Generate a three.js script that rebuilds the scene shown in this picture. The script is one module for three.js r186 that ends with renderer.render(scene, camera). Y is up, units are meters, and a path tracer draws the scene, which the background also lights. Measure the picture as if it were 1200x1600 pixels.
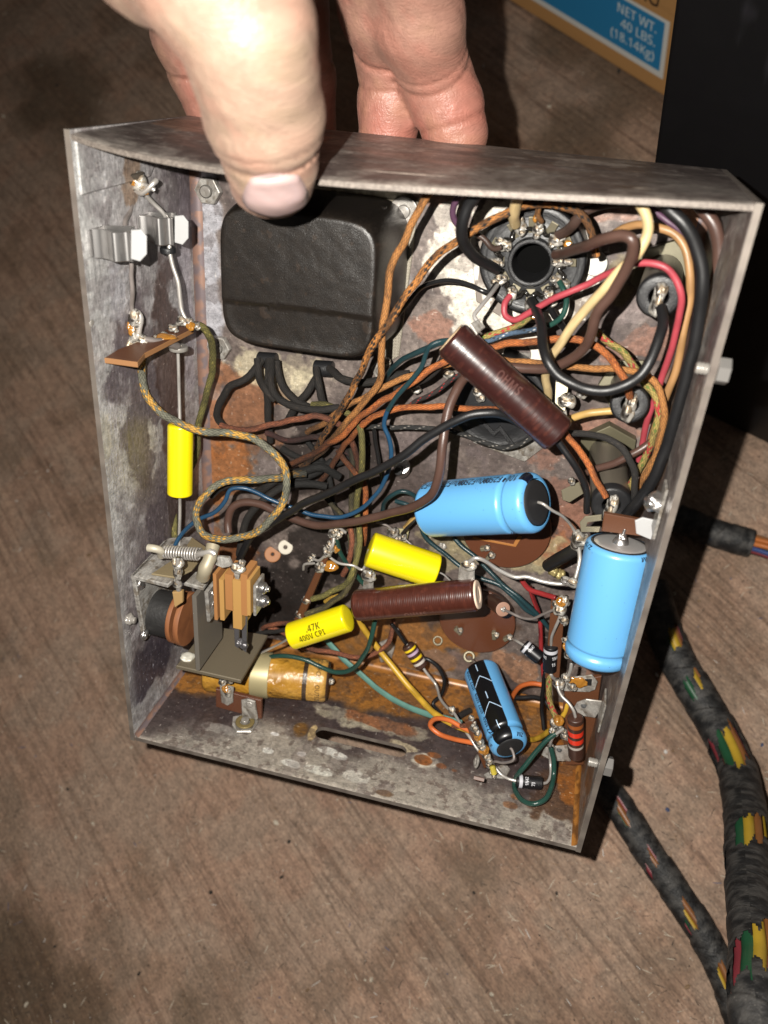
import * as THREE from 'three';
import { mergeGeometries } from 'three/addons/utils/BufferGeometryUtils.js';
import { RoundedBoxGeometry } from 'three/addons/geometries/RoundedBoxGeometry.js';

// ---------------------------------------------------------------- camera, light, exposure
const V3 = (x, y, z) => new THREE.Vector3(x, y, z);
// The chassis frame (millimetres): x to the right, y up, z out of the open side; the camera was measured in it.
const W = 150, H = 187.4, D = 61.35, T = 1.5, F = 1281.05;
const CAM = V3(118.06, 207.9, 240.92);
const RIGHT = V3(0.96746, 0.07093, -0.24286), DOWN = V3(0.17943, -0.86909, 0.46097), FWD = V3(-0.17837, -0.48955, -0.85354);
const dirOf = (px, py) => RIGHT.clone().multiplyScalar((px - 600) / F).addScaledVector(DOWN, (py - 800) / F).add(FWD);
const UP = RIGHT.clone().multiplyScalar(-0.207).addScaledVector(DOWN, -0.334).addScaledVector(FWD, -0.919).normalize();
const AZ = V3(0, 0, 1).addScaledVector(UP, -UP.z).normalize(), AX = UP.clone().cross(AZ);
const CAM_HEIGHT = 385;
const toWorldDir = (v) => V3(v.dot(AX), v.dot(UP), v.dot(AZ));
const toWorld = (v) => { const d = v.clone().sub(CAM); return V3(d.dot(AX), d.dot(UP) + CAM_HEIGHT, d.dot(AZ)).multiplyScalar(0.001); };

const scene = new THREE.Scene();
const camera = new THREE.PerspectiveCamera(2 * Math.atan(800 / F) * 180 / Math.PI, 0.75, 0.005, 30);
camera.position.copy(toWorld(CAM));
{
  const r = toWorldDir(RIGHT), u = toWorldDir(DOWN).negate(), b = toWorldDir(FWD).negate();
  camera.quaternion.setFromRotationMatrix(new THREE.Matrix4().makeBasis(r, u, b));
}
camera.focus = 0.245; camera.userData.fStop = 13;

const renderer = new THREE.WebGLRenderer({ antialias: true });
renderer.setSize(768, 1024);
renderer.toneMapping = THREE.LinearToneMapping;
renderer.toneMappingExposure = 1;
renderer.shadowMap.enabled = true;
scene.background = new THREE.Color().setRGB(0.038, 0.034, 0.031);

// the phone's flash, just up and left of its lens
const flash = new THREE.SpotLight(new THREE.Color().setRGB(1, 0.955, 0.88), 0.48, 0, 1.3, 0.75);
flash.name = 'phone_flash';
flash.position.copy(toWorld(CAM.clone().addScaledVector(RIGHT, -17).addScaledVector(DOWN, -9.5)));
flash.target.position.copy(toWorld(CAM.clone().addScaledVector(FWD, 300).addScaledVector(DOWN, 30).addScaledVector(RIGHT, 5)));
flash.castShadow = true; flash.shadow.radius = 0.06; flash.shadow.camera.near = 0.01; flash.shadow.mapSize.set(2048, 2048);
scene.add(flash, flash.target);

// ---------------------------------------------------------------- helpers
function rng(seed) { let s = seed >>> 0; return () => { s = (s + 0x6d2b79f5) | 0; let t = Math.imul(s ^ (s >>> 15), 1 | s); t = (t + Math.imul(t ^ (t >>> 7), 61 | t)) ^ t; return ((t ^ (t >>> 14)) >>> 0) / 4294967296; }; }
const clamp = (x, a = 0, b = 1) => Math.min(b, Math.max(a, x));
const sst = (a, b, x) => { const t = clamp((x - a) / (b - a)); return t * t * (3 - 2 * t); };
const mixc = (a, b, t) => [a[0] + (b[0] - a[0]) * t, a[1] + (b[1] - a[1]) * t, a[2] + (b[2] - a[2]) * t];
const PERM = new Float32Array(65536); { const r = rng(77); for (let i = 0; i < 65536; i++) PERM[i] = r(); }
function vn(x, y) { const ix = Math.floor(x), iy = Math.floor(y), fx = x - ix, fy = y - iy, u = fx * fx * (3 - 2 * fx), v = fy * fy * (3 - 2 * fy), h = (a, b) => PERM[((a & 255) << 8) | (b & 255)];
  const a = h(ix, iy), b = h(ix + 1, iy), c = h(ix, iy + 1), d = h(ix + 1, iy + 1); return a + (b - a) * u + (c - a) * v + (a - b - c + d) * u * v; }
function fbm(x, y, o = 4) { let s = 0, a = 0.5, n = 0; for (let i = 0; i < o; i++) { s += a * vn(x, y); n += a; a *= 0.5; x = x * 2.03 + 17.3; y = y * 2.03 + 9.1; } return s / n; }
function tex(w, h, fn, srgb = true) {
  const d = new Uint8Array(w * h * 4);
  for (let y = 0, i = 0; y < h; y++) for (let x = 0; x < w; x++, i += 4) { const c = fn((x + 0.5) / w, (y + 0.5) / h); d[i] = clamp(c[0], 0, 255); d[i + 1] = clamp(c[1], 0, 255); d[i + 2] = clamp(c[2], 0, 255); d[i + 3] = 255; }
  const t = new THREE.DataTexture(d, w, h); t.magFilter = t.minFilter = THREE.LinearFilter; t.wrapS = t.wrapT = THREE.RepeatWrapping; if (srgb) t.colorSpace = THREE.SRGBColorSpace; t.needsUpdate = true; return t;
}
function canvasTex(w, h, draw) { const c = document.createElement('canvas'); c.width = w; c.height = h; draw(c.getContext('2d'), w, h); const t = new THREE.CanvasTexture(c); t.colorSpace = THREE.SRGBColorSpace; t.wrapS = t.wrapT = THREE.RepeatWrapping; t.anisotropy = 8; return t; }
const std = (color, roughness = 0.5, metalness = 0, more = {}) => new THREE.MeshStandardMaterial({ color, roughness, metalness, ...more });
const phy = (color, roughness, metalness, more = {}) => new THREE.MeshPhysicalMaterial({ color, roughness, metalness, ...more });

// points of the chassis frame seen at a pixel of the photograph, on a plane of known z, y or x
const P = (px, py, z) => { const d = dirOf(px, py), p = CAM.clone().addScaledVector(d, (z - CAM.z) / d.z); return py > 1000 && z > 0 && p.y < T + 1.2 ? PY(px, py, T + 1.2) : p; };
const PY = (px, py, y) => { const d = dirOf(px, py); return CAM.clone().addScaledVector(d, (y - CAM.y) / d.y); };
const PX = (px, py, x) => { const d = dirOf(px, py); return CAM.clone().addScaledVector(d, (x - CAM.x) / d.x); };
const PF = (px, py, h = 0) => { const d = toWorldDir(dirOf(px, py)); return camera.position.clone().multiplyScalar(1000).addScaledVector(d, (h - CAM_HEIGHT) / d.y); };   // world mm
const MM = (g) => g.scale(0.001, 0.001, 0.001);

const used = {};
function numbered(n) { const k = used[n] = (used[n] ?? -1) + 1; return k ? n + '_' + String(k).padStart(3, '0') : n; }
function part(name, geo, mat, parent, label) {
  const m = new THREE.Mesh(geo, mat); m.name = parent === scene ? numbered(name) : name; m.castShadow = m.receiveShadow = true;
  if (label) m.userData.label = label;
  parent.add(m); return m;
}
function tag(o, label, category, group) { o.userData.label = label; if (category) o.userData.category = category; if (group) o.userData.group = group; return o; }

// planar polygon (mm points) given thickness along its normal (towards `to` if given)
function plate(pts, t, to, bevel = 0.2, holes = []) {
  const o = pts[0], u = pts[1].clone().sub(o).normalize(), n = u.clone().cross(pts[2].clone().sub(o)).normalize();
  if (to && n.dot(to) < 0) n.negate();
  const v = n.clone().cross(u), q = (p) => { const d = p.clone().sub(o); return new THREE.Vector2(d.dot(u), d.dot(v)); };
  const s = new THREE.Shape(pts.map(q)); for (const h of holes) s.holes.push(new THREE.Path(h.map(q)));
  const g = new THREE.ExtrudeGeometry(s, { depth: Math.max(0.01, t - 2 * bevel), bevelEnabled: bevel > 0, bevelThickness: bevel, bevelSize: bevel, bevelOffset: -bevel, bevelSegments: 1, curveSegments: 8 });
  g.translate(0, 0, bevel); g.applyMatrix4(new THREE.Matrix4().makeBasis(u, v, n).setPosition(o)); return MM(g);
}
const basisTo = (a, b, up = V3(0, 0, 1)) => { const y = b.clone().sub(a).normalize(); let x = y.clone().cross(up); if (x.length() < 1e-3) x = V3(1, 0, 0); x.normalize(); const z = x.clone().cross(y); return new THREE.Matrix4().makeBasis(x, y, z).setPosition(a); };
function lathe(profile, a, b, seg = 40, turn = 0) { const g = new THREE.LatheGeometry(profile.map((p) => new THREE.Vector2(p[0], p[1])), seg); g.rotateY(turn); g.applyMatrix4(basisTo(a, b)); return MM(g); }
const rod = (a, b, r, seg = 20, r2 = r) => { const L = a.distanceTo(b), c = Math.min(0.25, r * 0.3); return lathe([[0.001, 0], [r - c, 0], [r, c], [r2, L - c], [r2 - c, L], [0.001, L]], a, b, seg); };
const tubeRing = (a, b, r, ri, seg = 32) => { const L = a.distanceTo(b), c = 0.25; return lathe([[ri, 0.1], [ri + 0.1, 0], [r - c, 0], [r, c], [r, L - c], [r - c, L], [ri + c, L], [ri, L - c], [ri, 0.1]], a, b, seg); };
function hexNut(a, b, r, ri = r * 0.5) { const L = a.distanceTo(b), s = new THREE.Shape(); for (let i = 0; i < 6; i++) { const t = i * Math.PI / 3; s[i ? 'lineTo' : 'moveTo'](Math.cos(t) * r, Math.sin(t) * r); } s.closePath(); const h = new THREE.Path(); h.absarc(0, 0, ri, 0, 7); s.holes.push(h);
  const g = new THREE.ExtrudeGeometry(s, { depth: L - 0.5, bevelThickness: 0.25, bevelSize: 0.3, bevelOffset: -0.3, bevelSegments: 2, curveSegments: 12 }); g.rotateX(-Math.PI / 2); g.translate(0, 0.25, 0); g.applyMatrix4(basisTo(a, b)); return MM(g); }
function box(c, sx, sy, sz, m, r = 0.2) { const g = new RoundedBoxGeometry(sx, sy, sz, 2, Math.min(r, sx / 2.1, sy / 2.1, sz / 2.1)); if (m) g.applyMatrix4(m); g.translate(c.x, c.y, c.z); return MM(g); }
const merged = (list) => mergeGeometries(list.map((g) => { const h = g.index ? g.toNonIndexed() : g; for (const k of Object.keys(h.attributes)) if (!['position', 'normal', 'uv'].includes(k)) h.deleteAttribute(k); return h; }));

// a wire: closed tube along a smooth curve through mm points; uv = (round, length / circumference); vertex colours carry grime
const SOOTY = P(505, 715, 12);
function tube(pts, r, o = {}) {
  const curve = new THREE.CatmullRomCurve3(pts, false, 'centripetal'), L = curve.getLength(), n = Math.max(4, Math.ceil(L / (o.step ?? 0.8))), K = o.sides ?? 10, c = curve.getSpacedPoints(n);
  let sd = o.seed ?? Math.abs(Math.round(pts[0].x * 31 + pts[0].y * 17 + L * 7)) % 997; const pos = [], uv = [], nor = [], col = [], idx = []; let N = null;
  if (o.wobble) c.forEach((p, i) => { const s = i / n * L, e = Math.min(1, s / 4, (L - s) / 4) * o.wobble; p.x += e * (fbm(s * .11 + sd, 3.7, 2) - .5) * 2; p.y += e * (fbm(s * .11 + sd, 13.7, 2) - .5) * 2; p.z += e * (fbm(s * .11 + sd, 23.7, 2) - .5) * 2; });
  for (let i = 0; i <= n; i++) {
    const t = c[Math.min(n, i + 1)].clone().sub(c[Math.max(0, i - 1)]).normalize();
    if (!N) { N = Math.abs(t.z) < 0.9 ? V3(0, 0, 1) : V3(1, 0, 0); } N.addScaledVector(t, -N.dot(t)).normalize();
    const B = t.clone().cross(N), s = i / n * L;
    const k = 1 + (o.lump ?? 0.02) * (vn(s * 0.9 + sd, sd * 3.1) - 0.5) * 2, flat = o.flat ?? 1;
    for (let j = 0; j <= K; j++) {
      const a = j / K * 2 * Math.PI, x = Math.cos(a), y = Math.sin(a), d = N.clone().multiplyScalar(x * flat).addScaledVector(B, y);
      const p = c[i].clone().addScaledVector(d, r * k); pos.push(p.x, p.y, p.z);
      const m = N.clone().multiplyScalar(x).addScaledVector(B, y * flat).normalize(); nor.push(m.x, m.y, m.z); uv.push(j / K + sd * 0.37, s / (2 * Math.PI * r) + sd * 0.731);
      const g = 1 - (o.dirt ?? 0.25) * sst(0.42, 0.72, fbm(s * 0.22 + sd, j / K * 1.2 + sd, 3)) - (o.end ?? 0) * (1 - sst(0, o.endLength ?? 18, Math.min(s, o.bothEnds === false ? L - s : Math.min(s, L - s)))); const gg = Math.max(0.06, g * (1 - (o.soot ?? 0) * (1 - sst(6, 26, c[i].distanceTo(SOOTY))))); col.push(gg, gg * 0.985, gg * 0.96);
      if (i < n && j < K) { const q = i * (K + 1) + j; idx.push(q, q + 1, q + K + 1, q + 1, q + K + 2, q + K + 1); }
    }
  }
  for (const [e, s] of [[0, -1], [n, 1]]) { const q = pos.length / 3, t = c[e].clone().sub(c[e ? n - 1 : 1]).normalize(), b = e * (K + 1); pos.push(c[e].x, c[e].y, c[e].z); nor.push(t.x, t.y, t.z); uv.push(0.5, 0); col.push(0.4, 0.4, 0.4);
    for (let j = 0; j < K; j++) s < 0 ? idx.push(q, b + j + 1, b + j) : idx.push(q, b + j, b + j + 1); }
  const g = new THREE.BufferGeometry();
  g.setAttribute('position', new THREE.Float32BufferAttribute(pos, 3)); g.setAttribute('normal', new THREE.Float32BufferAttribute(nor, 3)); g.setAttribute('uv', new THREE.Float32BufferAttribute(uv, 2)); g.setAttribute('color', new THREE.Float32BufferAttribute(col, 3)); g.setIndex(idx);
  return MM(g);
}
const path = (list) => list.map((p) => (p.isVector3 ? p : P(...p)));
// a lumpy drop of solder
function blob(c, r, seed = 1, sx = 1, sy = 1, sz = 1) { const g = new THREE.IcosahedronGeometry(1, 4), a = g.attributes.position, v = V3(); for (let i = 0; i < a.count; i++) { v.fromBufferAttribute(a, i).normalize(); const k = 0.52 + 0.62 * vn(v.x * 1.7 + seed * 7.7 + 20, v.y * 1.7 + v.z * 1.5 + seed * 3.3 + 20) + 0.26 * vn(v.y * 2.9 + seed * 5.1 + 40, v.z * 2.9 - v.x * 2.1 + seed + 40); v.multiplyScalar(k * r); a.setXYZ(i, v.x * sx + c.x, v.y * sy + c.y, v.z * sz + c.z); } g.computeVertexNormals();
  return MM(smooth(g)); }
function smooth(g) { const a = g.attributes.position, m = new Map(), n = g.attributes.normal; for (let i = 0; i < a.count; i++) { const k = [a.getX(i), a.getY(i), a.getZ(i)].map((x) => Math.round(x * 1e4)).join(); const e = m.get(k) ?? m.set(k, V3()).get(k); e.x += n.getX(i); e.y += n.getY(i); e.z += n.getZ(i); }
  for (let i = 0; i < a.count; i++) { const k = [a.getX(i), a.getY(i), a.getZ(i)].map((x) => Math.round(x * 1e4)).join(), e = m.get(k).clone().normalize(); n.setXYZ(i, e.x, e.y, e.z); } return g; }

// ---------------------------------------------------------------- shared materials
const fine = tex(256, 256, (u, v) => { const k = 110 + 110 * (fbm(u * 64, v * 64, 2) - 0.5) + 60 * (vn(u * 255, v * 255) - 0.5); return [k, k, k]; }, false);
const grimeRM = tex(256, 256, (u, v) => [0, 105 + 120 * fbm(u * 20, v * 20, 4), 255], false);
const solderMap = tex(256, 256, (u, v) => { const n = fbm(u * 6, v * 4, 4), m = fbm(u * 4 + 30, v * 3, 3); let c = mixc([82, 78, 74], [176, 172, 164], sst(0.3, 0.6, n)); c = mixc(c, [104, 72, 36], sst(0.62, 0.74, m) * 0.4); return mixc(c, [34, 28, 24], sst(0.62, 0.74, fbm(u * 8 + 9, v * 8, 3)) * 0.7); });
const solderM = phy(0xffffff, 0.4, 0.5, { map: solderMap, clearcoat: 0.2, clearcoatRoughness: 0.25, bumpMap: fine, bumpScale: 0.0001 });
const fluxM = phy(new THREE.Color().setRGB(0.30, 0.13, 0.02), 0.15, 0, { clearcoat: 1, clearcoatRoughness: 0.08 });
const leadM = std(new THREE.Color().setRGB(0.5, 0.48, 0.46), 0.38, 0.55, { vertexColors: true });
const darkLeadM = std(new THREE.Color().setRGB(0.26, 0.23, 0.22), 0.5, 0.45, { vertexColors: true });
const nickelM = std(new THREE.Color().setRGB(0.5, 0.485, 0.475), 0.3, 0.94, { roughnessMap: null });
const boltM = std(new THREE.Color().setRGB(0.2, 0.19, 0.18), 0.5, 0.35, { roughnessMap: grimeRM });
const metalMap = tex(256, 256, (u, v) => { const n = fbm(u * 10, v * 10, 5), s = fbm(u * 60, v * 5, 2); let c = mixc([158, 152, 146], [206, 203, 198], sst(.25, .7, n)); c = mixc(c, [112, 98, 82], sst(.58, .74, fbm(u * 14 + 4, v * 14, 4)) * .55); const k = .88 + .24 * (s - .5) + .16 * (vn(u * 120, v * 120) - .5); return [c[0] * k, c[1] * k, c[2] * k]; }); metalMap.repeat.set(.03, .03);
const zincM = std(new THREE.Color().setRGB(0.68, 0.67, 0.65), 0.5, 0.25, { roughnessMap: grimeRM, map: metalMap });
const steelM = std(new THREE.Color().setRGB(0.2, 0.18, 0.155), 0.55, 0.45, { roughnessMap: grimeRM });
const tanLugM = std(new THREE.Color().setRGB(0.22, 0.195, 0.135), 0.45, 0.5);
const bakeliteM = phy(new THREE.Color().setRGB(0.011, 0.011, 0.012), 0.42, 0, { bumpMap: fine, bumpScale: 0.0001 });
const paxolinMap = tex(256, 256, (u, v) => { const n = fbm(u * 14, v * 14, 4), k = vn(u * 120, v * 6); return mixc([50, 30, 21], [108, 64, 35], clamp(n * 0.8 + k * 0.3)); });
const paxolinM = std(0xffffff, 0.5, 0, { map: paxolinMap });
const paxM2 = () => [paxolinM, std(new THREE.Color().setRGB(.24, .115, .045), .6)];
const paxEdgeM = std(new THREE.Color().setRGB(0.33, 0.13, 0.03), 0.6, 0);
const brownDiscM = phy(new THREE.Color().setRGB(0.1, 0.034, 0.016), 0.34, 0, { clearcoat: 0.3, clearcoatRoughness: 0.3, bumpMap: fine, bumpScale: 0.00008 });
// ---------------------------------------------------------------- floor
{
  // grain runs from the upper left to the lower right of the picture
  const a = PF(150, 900), b = PF(420, 1330), g = b.clone().sub(a), turn = Math.atan2(g.z, g.x), c = PF(600, 900), S = 0.86;   // texture covers S metres
  const cosA = Math.cos(turn), sinA = Math.sin(turn);
  const stains = [[0, 1560, 44, 0.7], [110, 1590, 22, 0.55], [300, 1590, 12, .4], [40, 60, 60, .5], [100, 150, 40, .6], [740, 1350, 14, .3], [1000, 120, 40, .5], [890, 60, 25, .55],  [900, 230, 28, .45]].map(([x, y, r, k]) => { const p = PF(x, y); const dx = p.x - c.x, dz = p.z - c.z; return [(dx * cosA + dz * sinA), (-dx * sinA + dz * cosA), r, k]; });
  const SEAMS = [[-62, 1.1, -60, 400], [-18, .9, -300, 160], [28, .8, 40, 400], [-118, 1.2, -300, 400], [76, .9, -200, 210], [110, .7, 60, 330]];
  const N = 2048;
  const height = new Float32Array(N * N);
  const map = tex(N, N, (u, v) => {
    const x = (u - 0.5) * S * 1000, y = (v - 0.5) * S * 1000;                 // mm along / across the grain
    const wx = x + 10 * vn(x * 0.02, y * 0.03 + 5), wy = y + 16 * (fbm(x * 0.006, y * 0.012, 2) - 0.5);
    const st = fbm(wx * 0.012, wy * 0.42, 3), st2 = fbm(wx * 0.05 + 40, wy * 1.1, 2), big = fbm(x * 0.008 + 3, y * 0.011 + 8, 2), dust = fbm(x * 0.06, y * 0.06, 3);
    let col = mixc([144, 114, 96], [178, 148, 125], clamp(0.5 + (st - 0.5) * 0.72 + (big - 0.5) * 0.6));
    col = mixc(col, [156, 134, 116], sst(0.35, 0.65, dust) * 0.7);                // dust film
    const crack = sst(0.60, 0.74, st2) * sst(0.48, 0.66, fbm(wx * 0.01 + 9, wy * 0.06, 2));
    col = mixc(col, [70, 50, 38], crack * 0.27);
    const gouge = sst(0.66, 0.73, fbm(wx * 0.02 + 70, wy * 0.5 + 3, 2)); col = mixc(col, [78, 56, 42], gouge * 0.2);
    let s = 0; for (const [sx, sy, r, k] of stains) { if (Math.abs(x - sx) > r * 2 || Math.abs(y - sy) > r * 2) continue; const d = Math.hypot((x - sx) * 0.8, y - sy) / r + (fbm(x * 0.05 + sx, y * 0.05, 4) - 0.5) * 0.8; s = Math.max(s, k * (1 - sst(0.45, 1.05, d))); }
    col = mixc(col, [58, 44, 28], s * 0.8);
    const blot = sst(0.60, 0.72, fbm(x * 0.03 + 31, y * 0.03 + 77, 2)); col = mixc(col, [92, 72, 54], blot * 0.22);
    for (const [ly, lw, x0, x1] of SEAMS) { if (Math.abs(y - ly) > 6) continue; const dy = Math.abs(y - ly - 5 * (fbm(x * .012, ly, 2) - .5)); col = mixc(col, [72, 54, 42], (1 - sst(lw * .3, lw, dy)) * .3 * sst(x0, x0 + 20, x) * sst(x1, x1 - 20, x)); col = mixc(col, [190, 166, 140], (1 - sst(.2, 1.1, Math.abs(y - ly - 1.6 - 5 * (fbm(x * .012, ly, 2) - .5)))) * .14 * sst(x0, x0 + 20, x) * sst(x1, x1 - 20, x)); }
    const grit = vn(x * 2.1, y * 2.1), grit2 = vn(x * 1.4 + 50, y * 1.4); col = mixc(col, [212, 200, 184], sst(0.9, 0.975, grit) * 0.5); col = mixc(col, [44, 34, 28], sst(0.9, 0.98, grit2) * 0.6);
    const k = 0.92 + 0.10 * (vn(wx * .12, wy * 2.4) - .5) + 0.26 * (vn(x * 1.1, y * 2.6) - 0.5) + 0.2 * (fbm(x * .35, y * .35, 3) - .5) + 0.16 * (vn(x * 2.3 + 9, y * 2.3) - 0.5);
    height[Math.min(N * N - 1, Math.floor(v * N) * N + Math.floor(u * N))] = 0.5 - crack * 0.35 - gouge * 0.3 + (st - 0.5) * 0.25 + (dust - 0.5) * 0.35 + sst(0.93, 0.985, grit) * 0.3;
    return [col[0] * k, col[1] * k, col[2] * k];
  });
  let hi = 0; const bump = tex(1024, 1024, (u, v) => { const h = 255 * height[Math.floor(v * N) * N + Math.floor(u * N)]; return [h, h, h]; }, false);
  const geo = new THREE.PlaneGeometry(5, 5, 1, 1); geo.rotateX(-Math.PI / 2);
  const pos = geo.attributes.position, uv = geo.attributes.uv;
  for (let i = 0; i < pos.count; i++) { const dx = pos.getX(i) - c.x / 1000, dz = pos.getZ(i) - c.z / 1000; uv.setXY(i, (dx * cosA + dz * sinA) / S + 0.5, (-dx * sinA + dz * cosA) / S + 0.5); }
  map.wrapS = map.wrapT = bump.wrapS = bump.wrapT = THREE.MirroredRepeatWrapping;
  const fl = part('floor', geo, std(0xffffff, 0.82, 0, { map, bumpMap: bump, bumpScale: 0.0007 }), scene);
  fl.userData.kind = 'structure'; fl.userData.label = 'worn dusty brown wooden floorboards under the chassis';

  // loose crumbs, chips and fibres
  const r = rng(4), M = 3400, chip = new THREE.DodecahedronGeometry(0.5, 0), inst = new THREE.InstancedMesh(chip, std(0xffffff, 0.85), M), m4 = new THREE.Matrix4(), q = new THREE.Quaternion(), cc = new THREE.Color();
  for (let i = 0; i < M; i++) {
    const p = PF(r() * 1260 - 30, i % 3 ? 700 + r() * 940 : r() * 1600); const fib = r() < 0.3, big = r() < 0.05, s = big ? 1.1 + r() * 1.4 : 0.3 + 0.6 * r() * r();
    q.setFromEuler(new THREE.Euler(fib ? 0 : r() * 3, r() * 6.3, fib ? 0 : r() * 3));
    m4.compose(V3(p.x, s * 0.22, p.z).multiplyScalar(0.001), q, (fib ? V3(1.2 + r() * 4, 0.22, 0.22 + 0.2 * r()) : V3(s * (0.8 + r() * 0.9), s * 0.5, s)).multiplyScalar(0.001));
    inst.setMatrixAt(i, m4); const k = r(); if (k < 0.42) cc.setRGB(0.5, 0.44, 0.35); else if (k < 0.7) cc.setRGB(0.22, 0.14, 0.08); else if (k < 0.9) cc.setRGB(0.03, 0.025, 0.02); else if (k < 0.96) cc.setRGB(0.6, 0.58, 0.55); else cc.setRGB(0.06, 0.08, 0.16); inst.setColorAt(i, cc);
  }
  inst.name = 'floor_debris'; inst.castShadow = inst.receiveShadow = true; inst.userData = { kind: 'stuff', label: 'fine crumbs, chips and fibres scattered over the wooden floor' }; scene.add(inst);
}
// ---------------------------------------------------------------- cardboard box and black cabinet at the back
{
  const up = V3(0, 1, 0), a = PF(790, 0), b = PF(1036, 153), u = b.clone().sub(a).normalize(), n = u.clone().cross(up).normalize();
  if (n.dot(camera.position.clone().multiplyScalar(1000).sub(a)) < 0) n.negate();
  const cam = camera.position.clone().multiplyScalar(1000);
  const onFace = (px, py) => { const d = toWorldDir(dirOf(px, py)), t = a.clone().sub(cam).dot(n) / d.dot(n); const p = cam.clone().addScaledVector(d, t).sub(a); return new THREE.Vector2(p.dot(u), p.y); };
  const x0 = -330, x1 = b.clone().sub(a).dot(u) + 14, h = 250;
  const br = onFace(1030, 121), tr = onFace(1053, 38), lb = onFace(800, 3);          // label corners
  const labelH = (tr.y - br.y), y0 = br.y, xr = (br.x + tr.x) / 2;
  const ppm = 3.0, CW = Math.round((x1 - x0) * ppm), CH = Math.round(h * ppm);
  const map = canvasTex(CW, CH, (g, w, hh) => {
    const X = (x) => (x - x0) * ppm, Y = (y) => hh - y * ppm;
    g.fillStyle = '#b98a54'; g.fillRect(0, 0, w, hh);
    const r = rng(9); for (let i = 0; i < 900; i++) { g.fillStyle = `rgba(${r() < 0.5 ? '90,60,30' : '215,170,120'},${0.03 + 0.05 * r()})`; g.fillRect(r() * w, r() * hh, 30 + r() * 160, 1 + r() * 2); }
    g.fillStyle = '#d9d9d4'; g.fillRect(0, Y(y0 + labelH), X(xr), labelH * ppm);
    g.fillStyle = '#2180b4'; const m = 3.2 * ppm; g.fillRect(0, Y(y0 + labelH) + m * 0.7, X(xr) - m, labelH * ppm - m * 1.9);
    g.fillStyle = '#e6e8e6'; g.textAlign = 'right'; const fs = labelH * ppm * 0.215; g.font = `${fs}px sans-serif`;
    const tx = X(xr) - m * 2.4, ty = Y(y0 + labelH);
    g.fillText('NET WT.', tx, ty + labelH * ppm * 0.30); g.fillText('40 LBS.', tx, ty + labelH * ppm * 0.535); g.fillText('(18.14Kg)', tx, ty + labelH * ppm * 0.77);
    g.fillStyle = '#1c120c'; g.textAlign = 'left'; g.font = `italic ${fs * 1.7}px sans-serif`; g.save(); g.translate(X(xr) - 40 * ppm, Y(y0 + labelH) - 2.2 * ppm); g.rotate(-0.06); g.scale(.92, 1.2); g.fillText('NCKG', 0, 0); g.restore();
  });
  const depth = 300, g = new RoundedBoxGeometry(x1 - x0, h, depth, 3, 3); g.applyMatrix4(new THREE.Matrix4().makeBasis(u, up, n).setPosition(a.clone().addScaledVector(u, (x0 + x1) / 2).addScaledVector(up, h / 2).addScaledVector(n, -depth / 2))); MM(g);
  const uv = g.attributes.uv, pos = g.attributes.position; for (let i = 0; i < pos.count; i++) { const p = V3(pos.getX(i), pos.getY(i), pos.getZ(i)).multiplyScalar(1000).sub(a); uv.setXY(i, (p.dot(u) - x0) / (x1 - x0), p.y / h); }
  map.wrapS = map.wrapT = THREE.ClampToEdgeWrapping;
  tag(part('cardboard_box', g, std(0xffffff, 0.75, 0, { map }), scene), 'brown cardboard box with a blue net weight label, standing on the floor behind', 'box');

  const c0 = PF(977, 587), c1 = PF(1205, 697), cu = c1.clone().sub(c0).normalize(), cn = cu.clone().cross(up).normalize(); if (cn.dot(cam.clone().sub(c0)) < 0) cn.negate();
  const w = 420, hh = 340, dd = 90, cg = new RoundedBoxGeometry(w, hh, dd, 3, 2); cg.applyMatrix4(new THREE.Matrix4().makeBasis(cu, up, cn).setPosition(c0.clone().addScaledVector(cu, w / 2).addScaledVector(up, hh / 2).addScaledVector(cn, -dd / 2))); MM(cg);
  const scuff = tex(512, 512, (x, y) => { const s = sst(0.70, 0.78, fbm(x * 30, y * 8, 4)), f = fbm(x * 40, y * 40, 3); return mixc([3, 3, 5], [60, 58, 64], s * 0.5 + f * 0.07); });
  tag(part('black_panel', cg, std(0xffffff, 0.5, 0, { map: scuff }), scene), 'tall flat black scuffed panel standing right of the cardboard box', 'panel');
}
// ---------------------------------------------------------------- the chassis: an open sheet-metal pan
const chassis = new THREE.Group(); chassis.name = 'electronic_chassis'; scene.add(chassis);
chassis.applyMatrix4(new THREE.Matrix4().makeBasis(V3(AX.x, UP.x, AZ.x), V3(AX.y, UP.y, AZ.y), V3(AX.z, UP.z, AZ.z)).setPosition(toWorld(V3(0, 0, 0))));
tag(chassis, 'opened corroded metal amplifier chassis full of wires and components, gripped by a hand', 'electronic chassis');
const piece = (name, geo, mat, label, parent = chassis) => part(name, geo, mat, parent, label);

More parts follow.
